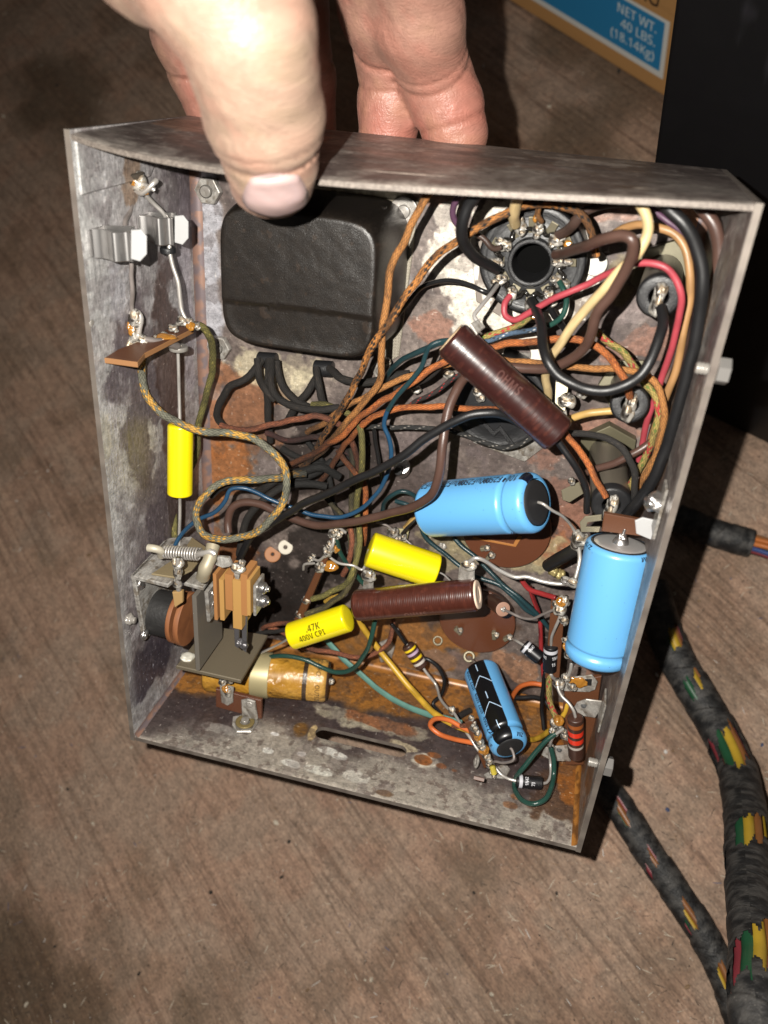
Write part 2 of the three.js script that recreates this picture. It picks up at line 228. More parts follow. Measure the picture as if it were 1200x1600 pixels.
// blobs of stain: [centre a, centre b, radius a, radius b, colour, strength, raggedness]; the top wall list also holds a painted highlight streak
function stain(a, b, list, col, seed) {
  for (let i = 0; i < list.length; i++) { const [ca, cb, ra, rb, c, k, rag = 0.9] = list[i]; const da = (a - ca) / ra, db = (b - cb) / rb; if (da * da + db * db > 6) continue;
    const d = Math.hypot(da, db) + (fbm(a * 0.13 + i * 9.1 + seed, b * 0.13 + i * 4.7, 5) - 0.5) * 2 * rag; const t = k * (1 - sst(0.72, 1.0, d)); if (t > 0) col = mixc(col, c, t); }
  return col;
}
function sheet(base, dark, light, list, seed, extra) {
  return (a, b) => {
    const n = fbm(a * 0.05 + seed, b * 0.05, 5), m = fbm(a * 0.22 + seed, b * 0.22 + 7, 4), f = fbm(a * 0.9, b * 0.9 + seed, 3);
    let c = mixc(dark, base, sst(0.3, 0.62, n)); c = mixc(c, light, sst(0.52, 0.74, m) * 0.55); c = mixc(c, dark, sst(0.60, 0.70, fbm(a * 0.4 + 50, b * 0.4 + seed, 3)) * 0.35);
    c = stain(a, b, list, c, seed); if (extra) c = extra(a, b, c);
    const pit = vn(a * 2.7 + seed, b * 2.7), pit2 = vn(a * 1.3 + 40, b * 1.3 + seed); c = mixc(c, [52, 44, 42], sst(.86, .94, pit) * .38 * sst(.4, .6, n)); c = mixc(c, [196, 190, 182], sst(.9, .97, pit2) * .45); c = mixc(c, dark, sst(.57, .61, fbm(a * .16 + 90, b * .16 + seed, 5)) * .28);
    const k = 1.06 + 0.4 * (f - 0.5) + 0.16 * (vn(a * 5, b * 5) - 0.5) + 0.14 * (fbm(a * .5 + seed, b * 5, 2) - .5); return [c[0] * k, c[1] * k, c[2] * k];
  };
}
const px2 = (list, to) => list.map(([x, y, r, k, c, s, rag]) => { const p = to(x, y); return [p[0], p[1], r, k, c, s, rag]; });
const onBack = (x, y) => { const p = P(x, y, 0); return [p.x, p.y]; }, onBottom = (x, y) => { const p = PY(x, y, T); return [p.x, p.z]; }, onLeft = (x, y) => { const p = PX(x, y, T); return [p.z, p.y]; };
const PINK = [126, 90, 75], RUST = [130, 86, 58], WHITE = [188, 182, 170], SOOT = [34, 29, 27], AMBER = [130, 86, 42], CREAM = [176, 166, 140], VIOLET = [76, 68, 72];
const wallMat = (w, h, sx, sy, fn, rough, metal) => { const map = tex(w, h, (u, v) => fn(u * sx, v * sy)); map.wrapS = map.wrapT = THREE.ClampToEdgeWrapping;
  const rm = tex(256, 256, (u, v) => [0, 255 * clamp(rough + 0.35 * (fbm(u * 18, v * 18, 4) - 0.5)), 255 * metal], false); const bp = tex(512, 512, (u, v) => { const k = 255 * (0.6 * fbm(u * 40, v * 40, 4) + 0.4 * fbm(u * 120, v * 120, 2)); return [k, k, k]; }, false);
  return std(0xffffff, 1, 1, { map, roughnessMap: rm, metalnessMap: rm, bumpMap: bp, bumpScale: 0.00022 }); };
const edgeM = std(0xffffff, 0.55, 0.25, { map: tex(256, 256, (u, v) => mixc([78, 70, 65], [138, 129, 120], fbm(u * 50, v * 50, 4))) });
const remap = (g, fn) => { const p = g.attributes.position, uv = g.attributes.uv; for (let i = 0; i < p.count; i++) { const [a, b] = fn(p.getX(i) * 1000, p.getY(i) * 1000, p.getZ(i) * 1000); uv.setXY(i, a, b); } return g; };
const quad = (z) => z.map((p) => V3(...p));

// back panel
const backFn = sheet([100, 90, 85], [68, 59, 57], [126, 115, 108], [
  ...px2([[316, 420, 7, 60, [150, 150, 156], 0.9, 0.5], [318, 620, 8, 20, RUST, .55], [370, 650, 14, 16, RUST, 0.75, 1.3], [345, 740, 12, 14, [142, 88, 48], 0.8, 1.3], [320, 860, 10, 16, [120, 78, 50], .8], [440, 580, 16, 6, CREAM, 0.75], [470, 605, 9, 10, CREAM, .5], [560, 300, 20, 3.4, CREAM, 0.7], [620, 420, 5, 16, [128, 122, 120], .8],
    [720, 420, 11, 15, WHITE, 0.85, 1.25], [745, 470, 10, 9, WHITE, 0.9, 1.1], [700, 350, 5, 8, WHITE, 0.7, 1.4], [770, 340, 10, 6, WHITE, .8, 1.3], [905, 400, 6, 8, WHITE, 0.9, .6], [690, 300, 14, 3.5, PINK, 0.8], [680, 505, 8, 6, PINK, 0.8, 1.2], [1090, 380, 7, 16, [168, 118, 86], 0.85, 0.6], [940, 325, 14, 3, PINK, .6],
    [1000, 545, 14, 6, PINK, 0.7, 1.2], [880, 690, 13, 10, PINK, 0.85, 1.1], [880, 790, 12, 12, PINK, 0.9, 1.0], [860, 860, 8, 9, [138, 92, 66], 0.9], [940, 660, 9, 5, PINK, .7], [960, 480, 12, 7, [112, 100, 98], .7],
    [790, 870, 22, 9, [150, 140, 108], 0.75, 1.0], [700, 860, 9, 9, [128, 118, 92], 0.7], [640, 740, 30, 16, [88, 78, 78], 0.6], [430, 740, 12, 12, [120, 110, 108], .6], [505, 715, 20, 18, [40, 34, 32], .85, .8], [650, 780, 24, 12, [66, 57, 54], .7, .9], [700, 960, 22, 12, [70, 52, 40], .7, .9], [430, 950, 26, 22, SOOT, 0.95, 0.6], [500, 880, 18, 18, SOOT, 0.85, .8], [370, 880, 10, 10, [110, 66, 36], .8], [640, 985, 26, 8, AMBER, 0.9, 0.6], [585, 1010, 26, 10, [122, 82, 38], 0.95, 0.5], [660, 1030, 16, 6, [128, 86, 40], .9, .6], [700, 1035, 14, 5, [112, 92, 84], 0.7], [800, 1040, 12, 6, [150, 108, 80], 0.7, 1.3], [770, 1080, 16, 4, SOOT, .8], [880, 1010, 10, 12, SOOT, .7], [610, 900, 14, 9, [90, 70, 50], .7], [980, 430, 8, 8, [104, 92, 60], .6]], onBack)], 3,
  (a, b, c) => { const e = Math.min(a, b, W - a, H - b); c = mixc(c, [134, 84, 60], (1 - sst(0.8, 3, e)) * 0.7 * sst(.35, .6, fbm(a * .2, b * .2, 3) + .1)); const sp = vn(a * 3.3, b * 3.3); if (sp > 0.9) c = mixc(c, [48, 38, 36], (sp - 0.9) * 6); return c; });
const backMat = wallMat(1050, 1312, W, H, backFn, 0.5, 0.18);
const backGeo = plate(quad([[T + 0.02, T + 0.02, -T], [W - T - 0.02, T + 0.02, -T], [W - T - 0.02, H - T - 0.02, -T], [T + 0.02, H - T - 0.02, -T]]), T, V3(0, 0, 1), 0);
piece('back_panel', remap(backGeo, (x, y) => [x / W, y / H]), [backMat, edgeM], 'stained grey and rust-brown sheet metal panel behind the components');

// left wall
const leftFn = sheet([146, 143, 143], [98, 90, 91], [180, 178, 179], [
  ...px2([[215, 620, 14, 26, VIOLET, 0.75, 1.0], [265, 600, 9, 40, [66, 50, 46], 0.8, 0.8], [290, 400, 4, 50, [146, 140, 148], .6], [280, 300, 8, 16, VIOLET, 0.7, 1.0], [205, 285, 6, 6, [110, 84, 62], 0.6], [165, 690, 3, 9, [140, 130, 110], .7], [255, 860, 12, 26, VIOLET, 0.85, 0.9], [275, 760, 7, 20, [58, 44, 40], .8], [240, 1030, 18, 12, [56, 50, 58], 0.85, 0.7], [180, 460, 7, 9, [150, 150, 156], .5], [150, 420, 6, 30, [152, 152, 150], .5]], onLeft)], 11,
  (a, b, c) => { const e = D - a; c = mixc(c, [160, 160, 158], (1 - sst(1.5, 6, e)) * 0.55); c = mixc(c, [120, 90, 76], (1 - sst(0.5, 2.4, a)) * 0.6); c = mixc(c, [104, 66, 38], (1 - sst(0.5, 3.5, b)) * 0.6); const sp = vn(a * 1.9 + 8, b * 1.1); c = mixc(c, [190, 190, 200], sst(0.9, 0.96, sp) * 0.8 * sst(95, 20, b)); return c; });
const leftMat = wallMat(420, 1280, D, H, leftFn, 0.46, 0.22);
piece('side_wall', remap(plate(quad([[0, 0, -T], [0, H, -T], [0, H, D], [0, 0, D]]), T, V3(1, 0, 0), 0), (x, y, z) => [z / D, y / H]), [leftMat, edgeM], 'left wall of the chassis, blue-grey with dark oxide patches');
// right wall
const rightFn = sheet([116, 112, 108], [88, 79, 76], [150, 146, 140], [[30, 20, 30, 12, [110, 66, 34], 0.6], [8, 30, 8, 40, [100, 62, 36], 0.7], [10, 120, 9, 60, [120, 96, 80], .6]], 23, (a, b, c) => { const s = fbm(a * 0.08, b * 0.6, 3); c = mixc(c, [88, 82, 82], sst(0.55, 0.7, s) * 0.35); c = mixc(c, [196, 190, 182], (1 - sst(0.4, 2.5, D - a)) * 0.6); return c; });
piece('side_wall', remap(plate(quad([[W, 0, -T], [W, H, -T], [W, H, D], [W, 0, D]]), T, V3(-1, 0, 0), 0), (x, y, z) => [z / D, y / H]), [wallMat(420, 1280, D, H, rightFn, 0.42, 0.3), edgeM], 'right wall of the chassis, plain dull grey metal');
// bottom wall with its slot
const BOTTOM_MARKS = px2([[488, 1145, 1.6, 4, [170, 150, 110], .9, .6], [470, 1140, 3.5, 5, [96, 68, 34], .95, .4],
    [548, 1122, 17, 4, [150, 142, 124], .8, 1.1], [600, 1138, 14, 4, [146, 138, 122], .7, 1.2], [585, 1130, 12, 3.4, [128, 82, 54], .9, .9], [530, 1160, 14, 3, [152, 146, 134], .6, 1.2],
    [665, 1188, 5, 3.6, [166, 160, 148], .95, .4], [663, 1188, 3.2, 2.2, [126, 76, 40], .95, .5], [678, 1180, 2.6, 1.8, [120, 72, 40], .9, .5], [635, 1168, 6, 2.6, [168, 156, 130], .8, 1], [690, 1197, 2, 1.4, [116, 72, 46], .8, .5], [710, 1204, 1.4, .9, [110, 72, 50], .8, .5], [805, 1245, 2.4, 1.8, [122, 86, 60], .8, .5], [797, 1258, 2.4, 1.6, [122, 86, 60], .8, .5], [600, 1240, 3, 1.4, [92, 70, 52], .8, .8],
    [420, 1173, 2.2, 1.4, [190, 188, 182], .9, .5], [455, 1192, 3.4, 1.8, [184, 182, 176], .9, .6], [500, 1205, 5, 2, [180, 178, 170], .85, .7], [430, 1147, 2, 1, [192, 190, 188], .9, .5], [510, 1172, 4, 2, [186, 184, 178], .9, .7], [470, 1178, 1.8, 1.2, [188, 184, 180], .85, .6], [560, 1215, 7, 2.4, [166, 162, 154], .8, .9], [530, 1182, 3, 1.4, [188, 186, 180], .85, .7], [340, 1140, 10, 2, [150, 146, 140], .5, 1], [880, 1240, 12, 16, [70, 48, 34], .8, .9], [895, 1200, 5, 22, [134, 82, 36], .85, 1.0]], onBottom);
const bottomFn = sheet([124, 118, 112], [76, 66, 66], [160, 154, 146], [
  ...px2([[540, 1072, 70, 12, AMBER, 0.95, 0.4], [770, 1112, 56, 11, [118, 78, 34], 0.95, 0.45], [280, 1056, 26, 11, [140, 92, 40], 0.9, 0.5], [240, 1075, 13, 8, [140, 88, 38], 0.9, .7], [340, 1085, 26, 7, [46, 38, 38], 0.95, 0.6], [700, 1130, 26, 8, [52, 44, 42], 0.85, 0.8], [830, 1180, 20, 8, [58, 46, 40], 0.85, 0.9], [890, 1200, 6, 26, [132, 80, 34], 0.85, 1.1], [900, 1260, 5, 12, [60, 46, 42], .7], [480, 1130, 20, 5, [70, 60, 62], .8], [420, 1120, 16, 5, [82, 74, 78], .6],
    [585, 1130, 12, 3.4, [128, 82, 54], .85, .9], [470, 1140, 3.5, 5, [96, 68, 34], .95, .4], [488, 1145, 1.6, 4, [170, 150, 110], .9, .6],
    [665, 1188, 4.6, 3.2, [160, 154, 142], .95, .4], [663, 1188, 3.2, 2.2, [126, 76, 40], .95, .5], [678, 1180, 2.4, 1.6, [120, 72, 40], .9, .5], [625, 1160, 6, 2.4, [168, 156, 130], .7, 1], [690, 1197, 2, 1.4, [116, 72, 46], .8, .5], [710, 1204, 1.4, .9, [110, 72, 50], .8, .5], [805, 1245, 2.4, 1.8, [122, 86, 60], .8, .5], [797, 1258, 2.4, 1.6, [122, 86, 60], .8, .5], [600, 1240, 3, 1.4, [92, 70, 52], .8, .8],
    [420, 1173, 2.2, 1.4, [186, 184, 178], .85, .7], [455, 1192, 3.4, 1.8, [180, 178, 172], .85, .8], [500, 1205, 5, 2, [176, 174, 166], .8, .9], [430, 1147, 2, 1, [188, 186, 184], .85, .7], [510, 1172, 4, 2, [182, 180, 174], .85, .9], [470, 1178, 1.8, 1.2, [184, 180, 176], .8, .7], [560, 1215, 7, 2.4, [162, 158, 150], .7, 1], [530, 1182, 3, 1.4, [184, 182, 176], .8, .9], [340, 1140, 10, 2, [150, 146, 140], .5, 1], [800, 1280, 30, 4, [168, 162, 146], .7, 1], [640, 1250, 40, 4, [150, 146, 136], .5, 1]], onBottom)], 31,
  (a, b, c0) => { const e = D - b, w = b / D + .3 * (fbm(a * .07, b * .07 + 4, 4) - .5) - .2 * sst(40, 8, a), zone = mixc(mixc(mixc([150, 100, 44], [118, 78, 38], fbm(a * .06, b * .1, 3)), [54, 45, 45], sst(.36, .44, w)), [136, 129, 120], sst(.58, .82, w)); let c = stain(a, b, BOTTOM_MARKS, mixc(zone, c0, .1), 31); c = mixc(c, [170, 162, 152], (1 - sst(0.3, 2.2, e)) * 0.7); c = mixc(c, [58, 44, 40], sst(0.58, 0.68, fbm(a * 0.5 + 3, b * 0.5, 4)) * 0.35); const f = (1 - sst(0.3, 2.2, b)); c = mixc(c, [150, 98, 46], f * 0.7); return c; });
{
  const s0 = PY(505, 1150, 0), s1 = PY(622, 1178, 0), r = 2.8, hole = [];   // slot
  const ux = s1.clone().sub(s0); ux.y = 0; ux.normalize(); const uz = V3(-ux.z, 0, ux.x);
  for (let i = 0; i <= 10; i++) { const t = Math.PI / 2 + i / 10 * Math.PI; hole.push(s0.clone().addScaledVector(ux, Math.cos(t) * r).addScaledVector(uz, Math.sin(t) * r)); }
  for (let i = 0; i <= 10; i++) { const t = -Math.PI / 2 + i / 10 * Math.PI; hole.push(s1.clone().addScaledVector(ux, Math.cos(t) * r).addScaledVector(uz, Math.sin(t) * r)); }
  hole.forEach((p) => { p.y = 0; });
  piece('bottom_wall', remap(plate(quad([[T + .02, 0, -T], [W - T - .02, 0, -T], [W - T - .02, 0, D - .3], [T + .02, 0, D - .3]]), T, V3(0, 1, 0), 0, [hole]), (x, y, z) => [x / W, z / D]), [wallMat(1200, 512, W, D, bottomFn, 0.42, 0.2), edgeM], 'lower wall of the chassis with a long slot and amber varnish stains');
}
// top wall, pressed in by the thumb
{
  const topFn = sheet([108, 101, 96], [78, 69, 66], [142, 135, 128], [[20, 20, 30, 12, [120, 82, 62], .5, 1], [75, 30, 40, 6, [98, 80, 74], .6, 1], [78, 51, 11, .8, [206, 196, 184], .9, .4], [128, 50, 3, .6, [220, 210, 196], .8, .4], [112, 12, 16, 3, [176, 168, 158], .5, 1.2]], 41, (a, b, c) => mixc(c, [184, 176, 166], (1 - sst(0.5, 4, D - b)) * 0.6));  // thin pale streaks near the rim: a scratch with its highlight line painted in
  const NX = 60, NZ = 24, pos = [], uv = [], idx = [[], []];
  const sag = (x, z) => { const t = clamp(x / W); const k = Math.pow(Math.sin(Math.PI * Math.pow(t, 0.62)), 1.15) * 4.4; return k * Math.pow(clamp((z + T) / (D + T)), 1.6); };
  for (const top of [1, 0]) for (let j = 0; j <= NZ; j++) for (let i = 0; i <= NX; i++) { const x = T + 0.02 + (W - 2 * T - 0.04) * i / NX, z = -T + (D + T - 0.2) * j / NZ, round = top ? 0.35 * Math.pow(j / NZ, 30) : 0; pos.push(x, H - sag(x, z) - (top ? 0 : T) - round, z); uv.push(x / W, clamp(z / D)); }
  const id = (t, i, j) => t * (NX + 1) * (NZ + 1) + j * (NX + 1) + i;
  for (let j = 0; j < NZ; j++) for (let i = 0; i < NX; i++) { idx[0].push(id(0, i, j), id(0, i, j + 1), id(0, i + 1, j), id(0, i + 1, j), id(0, i, j + 1), id(0, i + 1, j + 1)); idx[0].push(id(1, i, j), id(1, i + 1, j), id(1, i, j + 1), id(1, i + 1, j), id(1, i + 1, j + 1), id(1, i, j + 1)); }
  const g = new THREE.BufferGeometry(), base = new THREE.BufferGeometry();
  base.setAttribute('position', new THREE.Float32BufferAttribute(pos, 3)); base.setAttribute('uv', new THREE.Float32BufferAttribute(uv, 2)); base.setIndex(idx[0]); base.computeVertexNormals();
  const rim = [], ruv = [], rn = [];
  const addQuad = (a, b, c, d, n) => { for (const p of [a, b, c, a, c, d]) { rim.push(pos[p * 3], pos[p * 3 + 1], pos[p * 3 + 2]); ruv.push(pos[p * 3] / 20, pos[p * 3 + 1] / 20); rn.push(...n); } };
  for (let i = 0; i < NX; i++) { addQuad(id(0, i, NZ), id(1, i, NZ), id(1, i + 1, NZ), id(0, i + 1, NZ), [0, 0, 1]); addQuad(id(0, i + 1, 0), id(1, i + 1, 0), id(1, i, 0), id(0, i, 0), [0, 0, -1]); }
  for (let j = 0; j < NZ; j++) { addQuad(id(0, 0, j), id(1, 0, j), id(1, 0, j + 1), id(0, 0, j + 1), [-1, 0, 0]); addQuad(id(0, NX, j + 1), id(1, NX, j + 1), id(1, NX, j), id(0, NX, j), [1, 0, 0]); }
  const nb = base.toNonIndexed(), nv = nb.attributes.position.count, all = (a, b) => new THREE.Float32BufferAttribute([...a, ...b], a.length / nv === 2 ? 2 : 3);
  g.setAttribute('position', all(nb.attributes.position.array, rim)); g.setAttribute('normal', all(nb.attributes.normal.array, rn)); g.setAttribute('uv', all(nb.attributes.uv.array, ruv)); g.addGroup(0, nv, 0); g.addGroup(nv, rim.length / 3, 1);
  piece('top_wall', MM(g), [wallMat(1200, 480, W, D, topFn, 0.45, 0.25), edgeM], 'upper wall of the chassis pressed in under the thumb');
}
// rounded bends where walls meet the back panel, and the lapped tab in the upper left corner
{
  const bend = (a, b, ux, uz, r, mat) => { const K = 6, pos = [], uv = [], idx = [], d = b.clone().sub(a); for (let i = 0; i <= 30; i++) for (let j = 0; j <= K; j++) { const t = j / K * Math.PI / 2, p = a.clone().addScaledVector(d, i / 30).addScaledVector(ux, r * (1 - Math.sin(t))).addScaledVector(uz, r * (1 - Math.cos(t))); pos.push(p.x, p.y, p.z); uv.push(i / 30 * d.length() / 40, j / K * 0.1); if (i < 30 && j < K) { const q = i * (K + 1) + j; idx.push(q, q + 1, q + K + 1, q + 1, q + K + 2, q + K + 1); } }
    const g = new THREE.BufferGeometry(); g.setAttribute('position', new THREE.Float32BufferAttribute(pos, 3)); g.setAttribute('uv', new THREE.Float32BufferAttribute(uv, 2)); g.setIndex(idx); g.computeVertexNormals(); piece('bend', MM(g), mat); };
  const bendM = std(0xffffff, 0.5, 0.2, { side: THREE.DoubleSide, map: tex(256, 128, (u, v) => { const n = fbm(u * 14, v * 14, 4); return mixc([104, 92, 94], [134, 104, 90], sst(0.4, 0.68, n)); }) });
  const amberM = std(0xffffff, 0.35, 0.1, { side: THREE.DoubleSide, map: tex(256, 128, (u, v) => { const n = fbm(u * 14, v * 14, 4); return mixc([96, 62, 30], [148, 98, 44], sst(0.35, 0.65, n)); }) });
  bend(V3(T, T, 0), V3(T, H - T, 0), V3(1, 0, 0), V3(0, 0, 1), 2.6, bendM); bend(V3(T, T, 0), V3(W - T, T, 0), V3(0, 1, 0), V3(0, 0, 1), 2.6, amberM); bend(V3(W - T, T, 0), V3(W - T, H - T, 0), V3(-1, 0, 0), V3(0, 0, 1), 2.6, bendM);
  bend(V3(W - T, T, 0), V3(W - T, T, D - 0.5), V3(-1, 0, 0), V3(0, 1, 0), 1.6, amberM); bend(V3(T, T, 0), V3(T, T, D - 0.5), V3(1, 0, 0), V3(0, 1, 0), 1.4, bendM);
  piece('corner_tab', remap(plate([V3(T, H - 1, D - 1), V3(T, H - 14, D - 1), V3(T, H - 13.4, D - 34), V3(T, H - 11, D - 37), V3(T, H - 1, D - 37)], 0.8, V3(1, 0, 0), 0.25), (x, y, z) => [z / D, y / H - .02]), leftMat);
}
// screws through the right wall, a rivet and the hex nuts at the transformer corners
{
  const nutPart = (p, n, r, h, mat = zincM, sr = r * 0.42, sh = h + 1.4) => { const m = piece('hex_nut', hexNut(p, p.clone().addScaledVector(n, h), r, sr), mat); const s = []; const e = p.clone().addScaledVector(n, sh); s.push(rod(p, e, sr * 0.98, 18)); for (let k = 0; k < 4; k++) { const q = p.clone().addScaledVector(n, h + 0.15 + k * (sh - h - 0.3) / 4); s.push(lathe([[sr * 0.9, 0], [sr * 1.08, 0.12], [sr * 0.9, 0.24]], q, q.clone().add(n), 18)); } part('screw', merged(s), mat, m); return m; };
  const Z = V3(0, 0, 1);
  nutPart(P(329, 297, 1), Z, 4.1, 2.6); nutPart(P(345, 541, 1), Z, 4.0, 2.4); nutPart(P(598, 575, 1), Z, 3.2, 2.2);
  const w = P(632, 330, 1); const wa = piece('washer', tubeRing(w, w.clone().add(V3(0, 0, 1.2)), 4.2, 1.6), zincM); part('screw', merged([rod(w, w.clone().add(V3(0, 0, 2)), 1.9, 18)]), zincM, wa);
  for (const [sx, sy, nx, ny] of [[1108, 577, 1150, 580], [934, 1193, 957, 1196]]) {
    const a = PX(sx, sy, W - T); const m = piece('hex_bolt', hexNut(V3(W, a.y, a.z), V3(W + 2.6, a.y, a.z), 2.9, 0.05), boltM, 'hex bolt head on the outside of the right wall'); part('screw', merged([rod(V3(W - T, a.y, a.z), V3(W - T - 2.8, a.y, a.z), 1.25, 14), ...[0, 1, 2].map((k) => { const q = V3(W - T - 0.5 - k * 0.75, a.y, a.z); return lathe([[1.2, 0], [1.45, 0.2], [1.2, 0.4]], q, q.clone().add(V3(-1, 0, 0)), 16); })]), zincM, m);
  }
  const s = PX(199, 967, T); const m = piece('screw', merged([blob(V3(s.x + 0.6, s.y, s.z), 1.7, 4, 0.7), rod(s, V3(s.x + 2.8, s.y, s.z), 1.1, 14)]), zincM);
  const rv = PX(143, 505, T); piece('rivet', merged([blob(rv, 0.9, 6, 0.4)]), zincM);
}
// ---------------------------------------------------------------- transformer
const Z1 = V3(0, 0, 1);
{
  const c = (x, y) => P(x, y, 27), a = c(343, 317), b = c(594, 344), d = c(582, 563), e = c(348, 536);
  const ctr = a.clone().add(b).add(d).add(e).multiplyScalar(0.25), w = (b.distanceTo(a) + d.distanceTo(e)) / 2 + 5, h = (a.distanceTo(e) + b.distanceTo(d)) / 2 + 4, base = V3(ctr.x, ctr.y, 0), hz = 27;
  const NX = 64, NY = 64, pos = [], uv = [], idx = [];
  // pressed cover: superellipse outline, domed shoulders, and a shallow step across the lower third
  for (let j = 0; j <= NY; j++) for (let i = 0; i <= NX; i++) {
    const u = i / NX * 2 - 1, v = j / NY * 2 - 1, n = 5.6, R = Math.max(Math.abs(u), Math.abs(v)), ang = Math.atan2(v, u), se = 1 / Math.pow(Math.pow(Math.abs(Math.cos(ang)), n) + Math.pow(Math.abs(Math.sin(ang)), n), 1 / n);
    const rr = R, t = sst(0.0, 1, clamp((1 - rr) / 0.3)), flareOut = 1 + 0.0 * rr; let z = hz * Math.pow(Math.sin(clamp((1 - rr) / 0.26) * Math.PI / 2), 0.75);
    const rad = rr < 0.74 ? rr * 0.86 / 0.74 : 0.86 + 0.14 * Math.pow((rr - 0.74) / 0.26, 0.8);
    const x = Math.cos(ang) * se * rad * w / 2, y = Math.sin(ang) * se * rad * h / 2;
    const step = sst(0.006, -0.006, y / h + 0.16 - 0.02 * x / w); z -= 0.9 * step * sst(0.9, 0.62, rr);
    pos.push(x, y, z + 0.15 * (fbm(x * .4, y * .4, 3) - 0.5)); uv.push(x / 30, y / 30); if (i < NX && j < NY) { const q = j * (NX + 1) + i; idx.push(q, q + 1, q + NX + 1, q + 1, q + NX + 2, q + NX + 1); }
  }
  const g = new THREE.BufferGeometry(); g.setAttribute('position', new THREE.Float32BufferAttribute(pos, 3)); g.setAttribute('uv', new THREE.Float32BufferAttribute(uv, 2)); g.setIndex(idx); g.computeVertexNormals(); g.translate(base.x, base.y, 1);
  const bodyMap = tex(768, 768, (u, v) => { const n = fbm(u * 16, v * 16, 4), s = vn(u * 260, v * 260), s2 = vn(u * 140 + 7, v * 140); let c = mixc([19, 16, 14], [32, 27, 23], n); { const s3 = vn(u * 400, v * 400); c = mixc(c, s3 > .5 ? [52, 46, 40] : [12, 10, 9], Math.abs(s3 - .5) * .8); }; c = mixc(c, [120, 108, 96], sst(0.945, 0.99, s) * 0.6); c = mixc(c, [150, 140, 130], sst(0.965, 0.99, s2) * 0.5); return mixc(c, [80, 60, 46], sst(0.74, 0.8, fbm(u * 12 + 5, v * 12, 4)) * .25); });
  const bodyFine = fine.clone(); bodyFine.repeat.set(3, 3); const bodyM = phy(0xffffff, 0.36, 0, { map: bodyMap, bumpMap: bodyFine, bumpScale: 0.00009 });
  const tr = piece('transformer', MM(g), bodyM, 'black painted steel transformer cover with rounded corners, under the thumb');
  const flM = std(0xffffff, 0.55, 0.3, { map: tex(128, 128, (u, v) => mixc([92, 82, 72], [172, 166, 150], sst(.4, .6, fbm(u * 12, v * 12, 4)))) });
  const F = [[480, 304], [640, 318], [652, 345], [624, 556], [604, 566], [590, 540], [480, 420]].map(([x, y]) => P(x, y, 0.03)); part('flange', plate(F, 0.9, Z1, 0.2), flM, tr);
  part('ridge', plate([P(470, 312, 9), P(606, 322, 9), P(604, 330, 9), P(470, 320, 9)], 2, Z1, 0.4), bodyM, tr);
  // pinned exit holes at the lower edge
  for (const [x, y] of [[418, 562], [506, 575]]) part('wire_exit', rod(P(x - 14, y, 3), P(x + 14, y + 2, 3), 2.6, 18), bakeliteM, tr);
}
// ---------------------------------------------------------------- valve sockets
function lug(c, out, len, w, mat, parent) { const o = out.clone().normalize(), s = Z1.clone().cross(o).normalize(); const p = (a, b, z) => c.clone().addScaledVector(o, a).addScaledVector(s, b).add(V3(0, 0, z));
  return part('lug', plate([p(0, -w, 0), p(0, w, 0), p(len, w * 0.8, len * 0.5), p(len, -w * 0.8, len * 0.5)], 0.45, Z1, 0.1), mat, parent); }
function socket(px, py, z, r, n, label, hub, mat = bakeliteM, turn = 0) {
  const c = P(px, py, z), m = piece('valve_socket', lathe([[hub ? hub * .85 : 0.01, -11], [r, -11], [r, -0.6], [r - 0.6, 0], [r * 0.86, 0], [r * 0.84, -0.5], [r * 0.62, -0.5], [r * 0.6, 0.2], [hub ? hub * .85 : 0.01, 0.2]], c, c.clone().add(Z1), 56), mat, label);
  if (hub) part('hub', lathe([[hub * 0.78, -9], [hub * 0.79, 2.4], [hub * 0.83, 2.9], [hub * 0.96, 2.9], [hub, 2.4], [hub * 1.02, 0.1]], c, c.clone().add(Z1), 40), mat, m), part('pin_hole', lathe([[0.01, -8.5], [hub * 0.82, -8.5], [hub * 0.82, -10]], c, c.clone().add(Z1), 30), phy(new THREE.Color().setRGB(0.003, 0.003, 0.003), 0.9, 0, { specularIntensity: .05 }), m);
  for (let k = 0; k < n; k++) { const a = k / n * Math.PI * 2 + turn, o = V3(Math.cos(a), Math.sin(a), 0); lug(c.clone().addScaledVector(o, r * 0.52), o, r * 0.3, 1.2, tanLugM, m); }
  return [c, m];
}
const [sockC, sock] = socket(831, 408, 15, 14.2, 12, 'black twelve-lug valve socket with a round centre hole', 6.2, bakeliteM, 0.12);
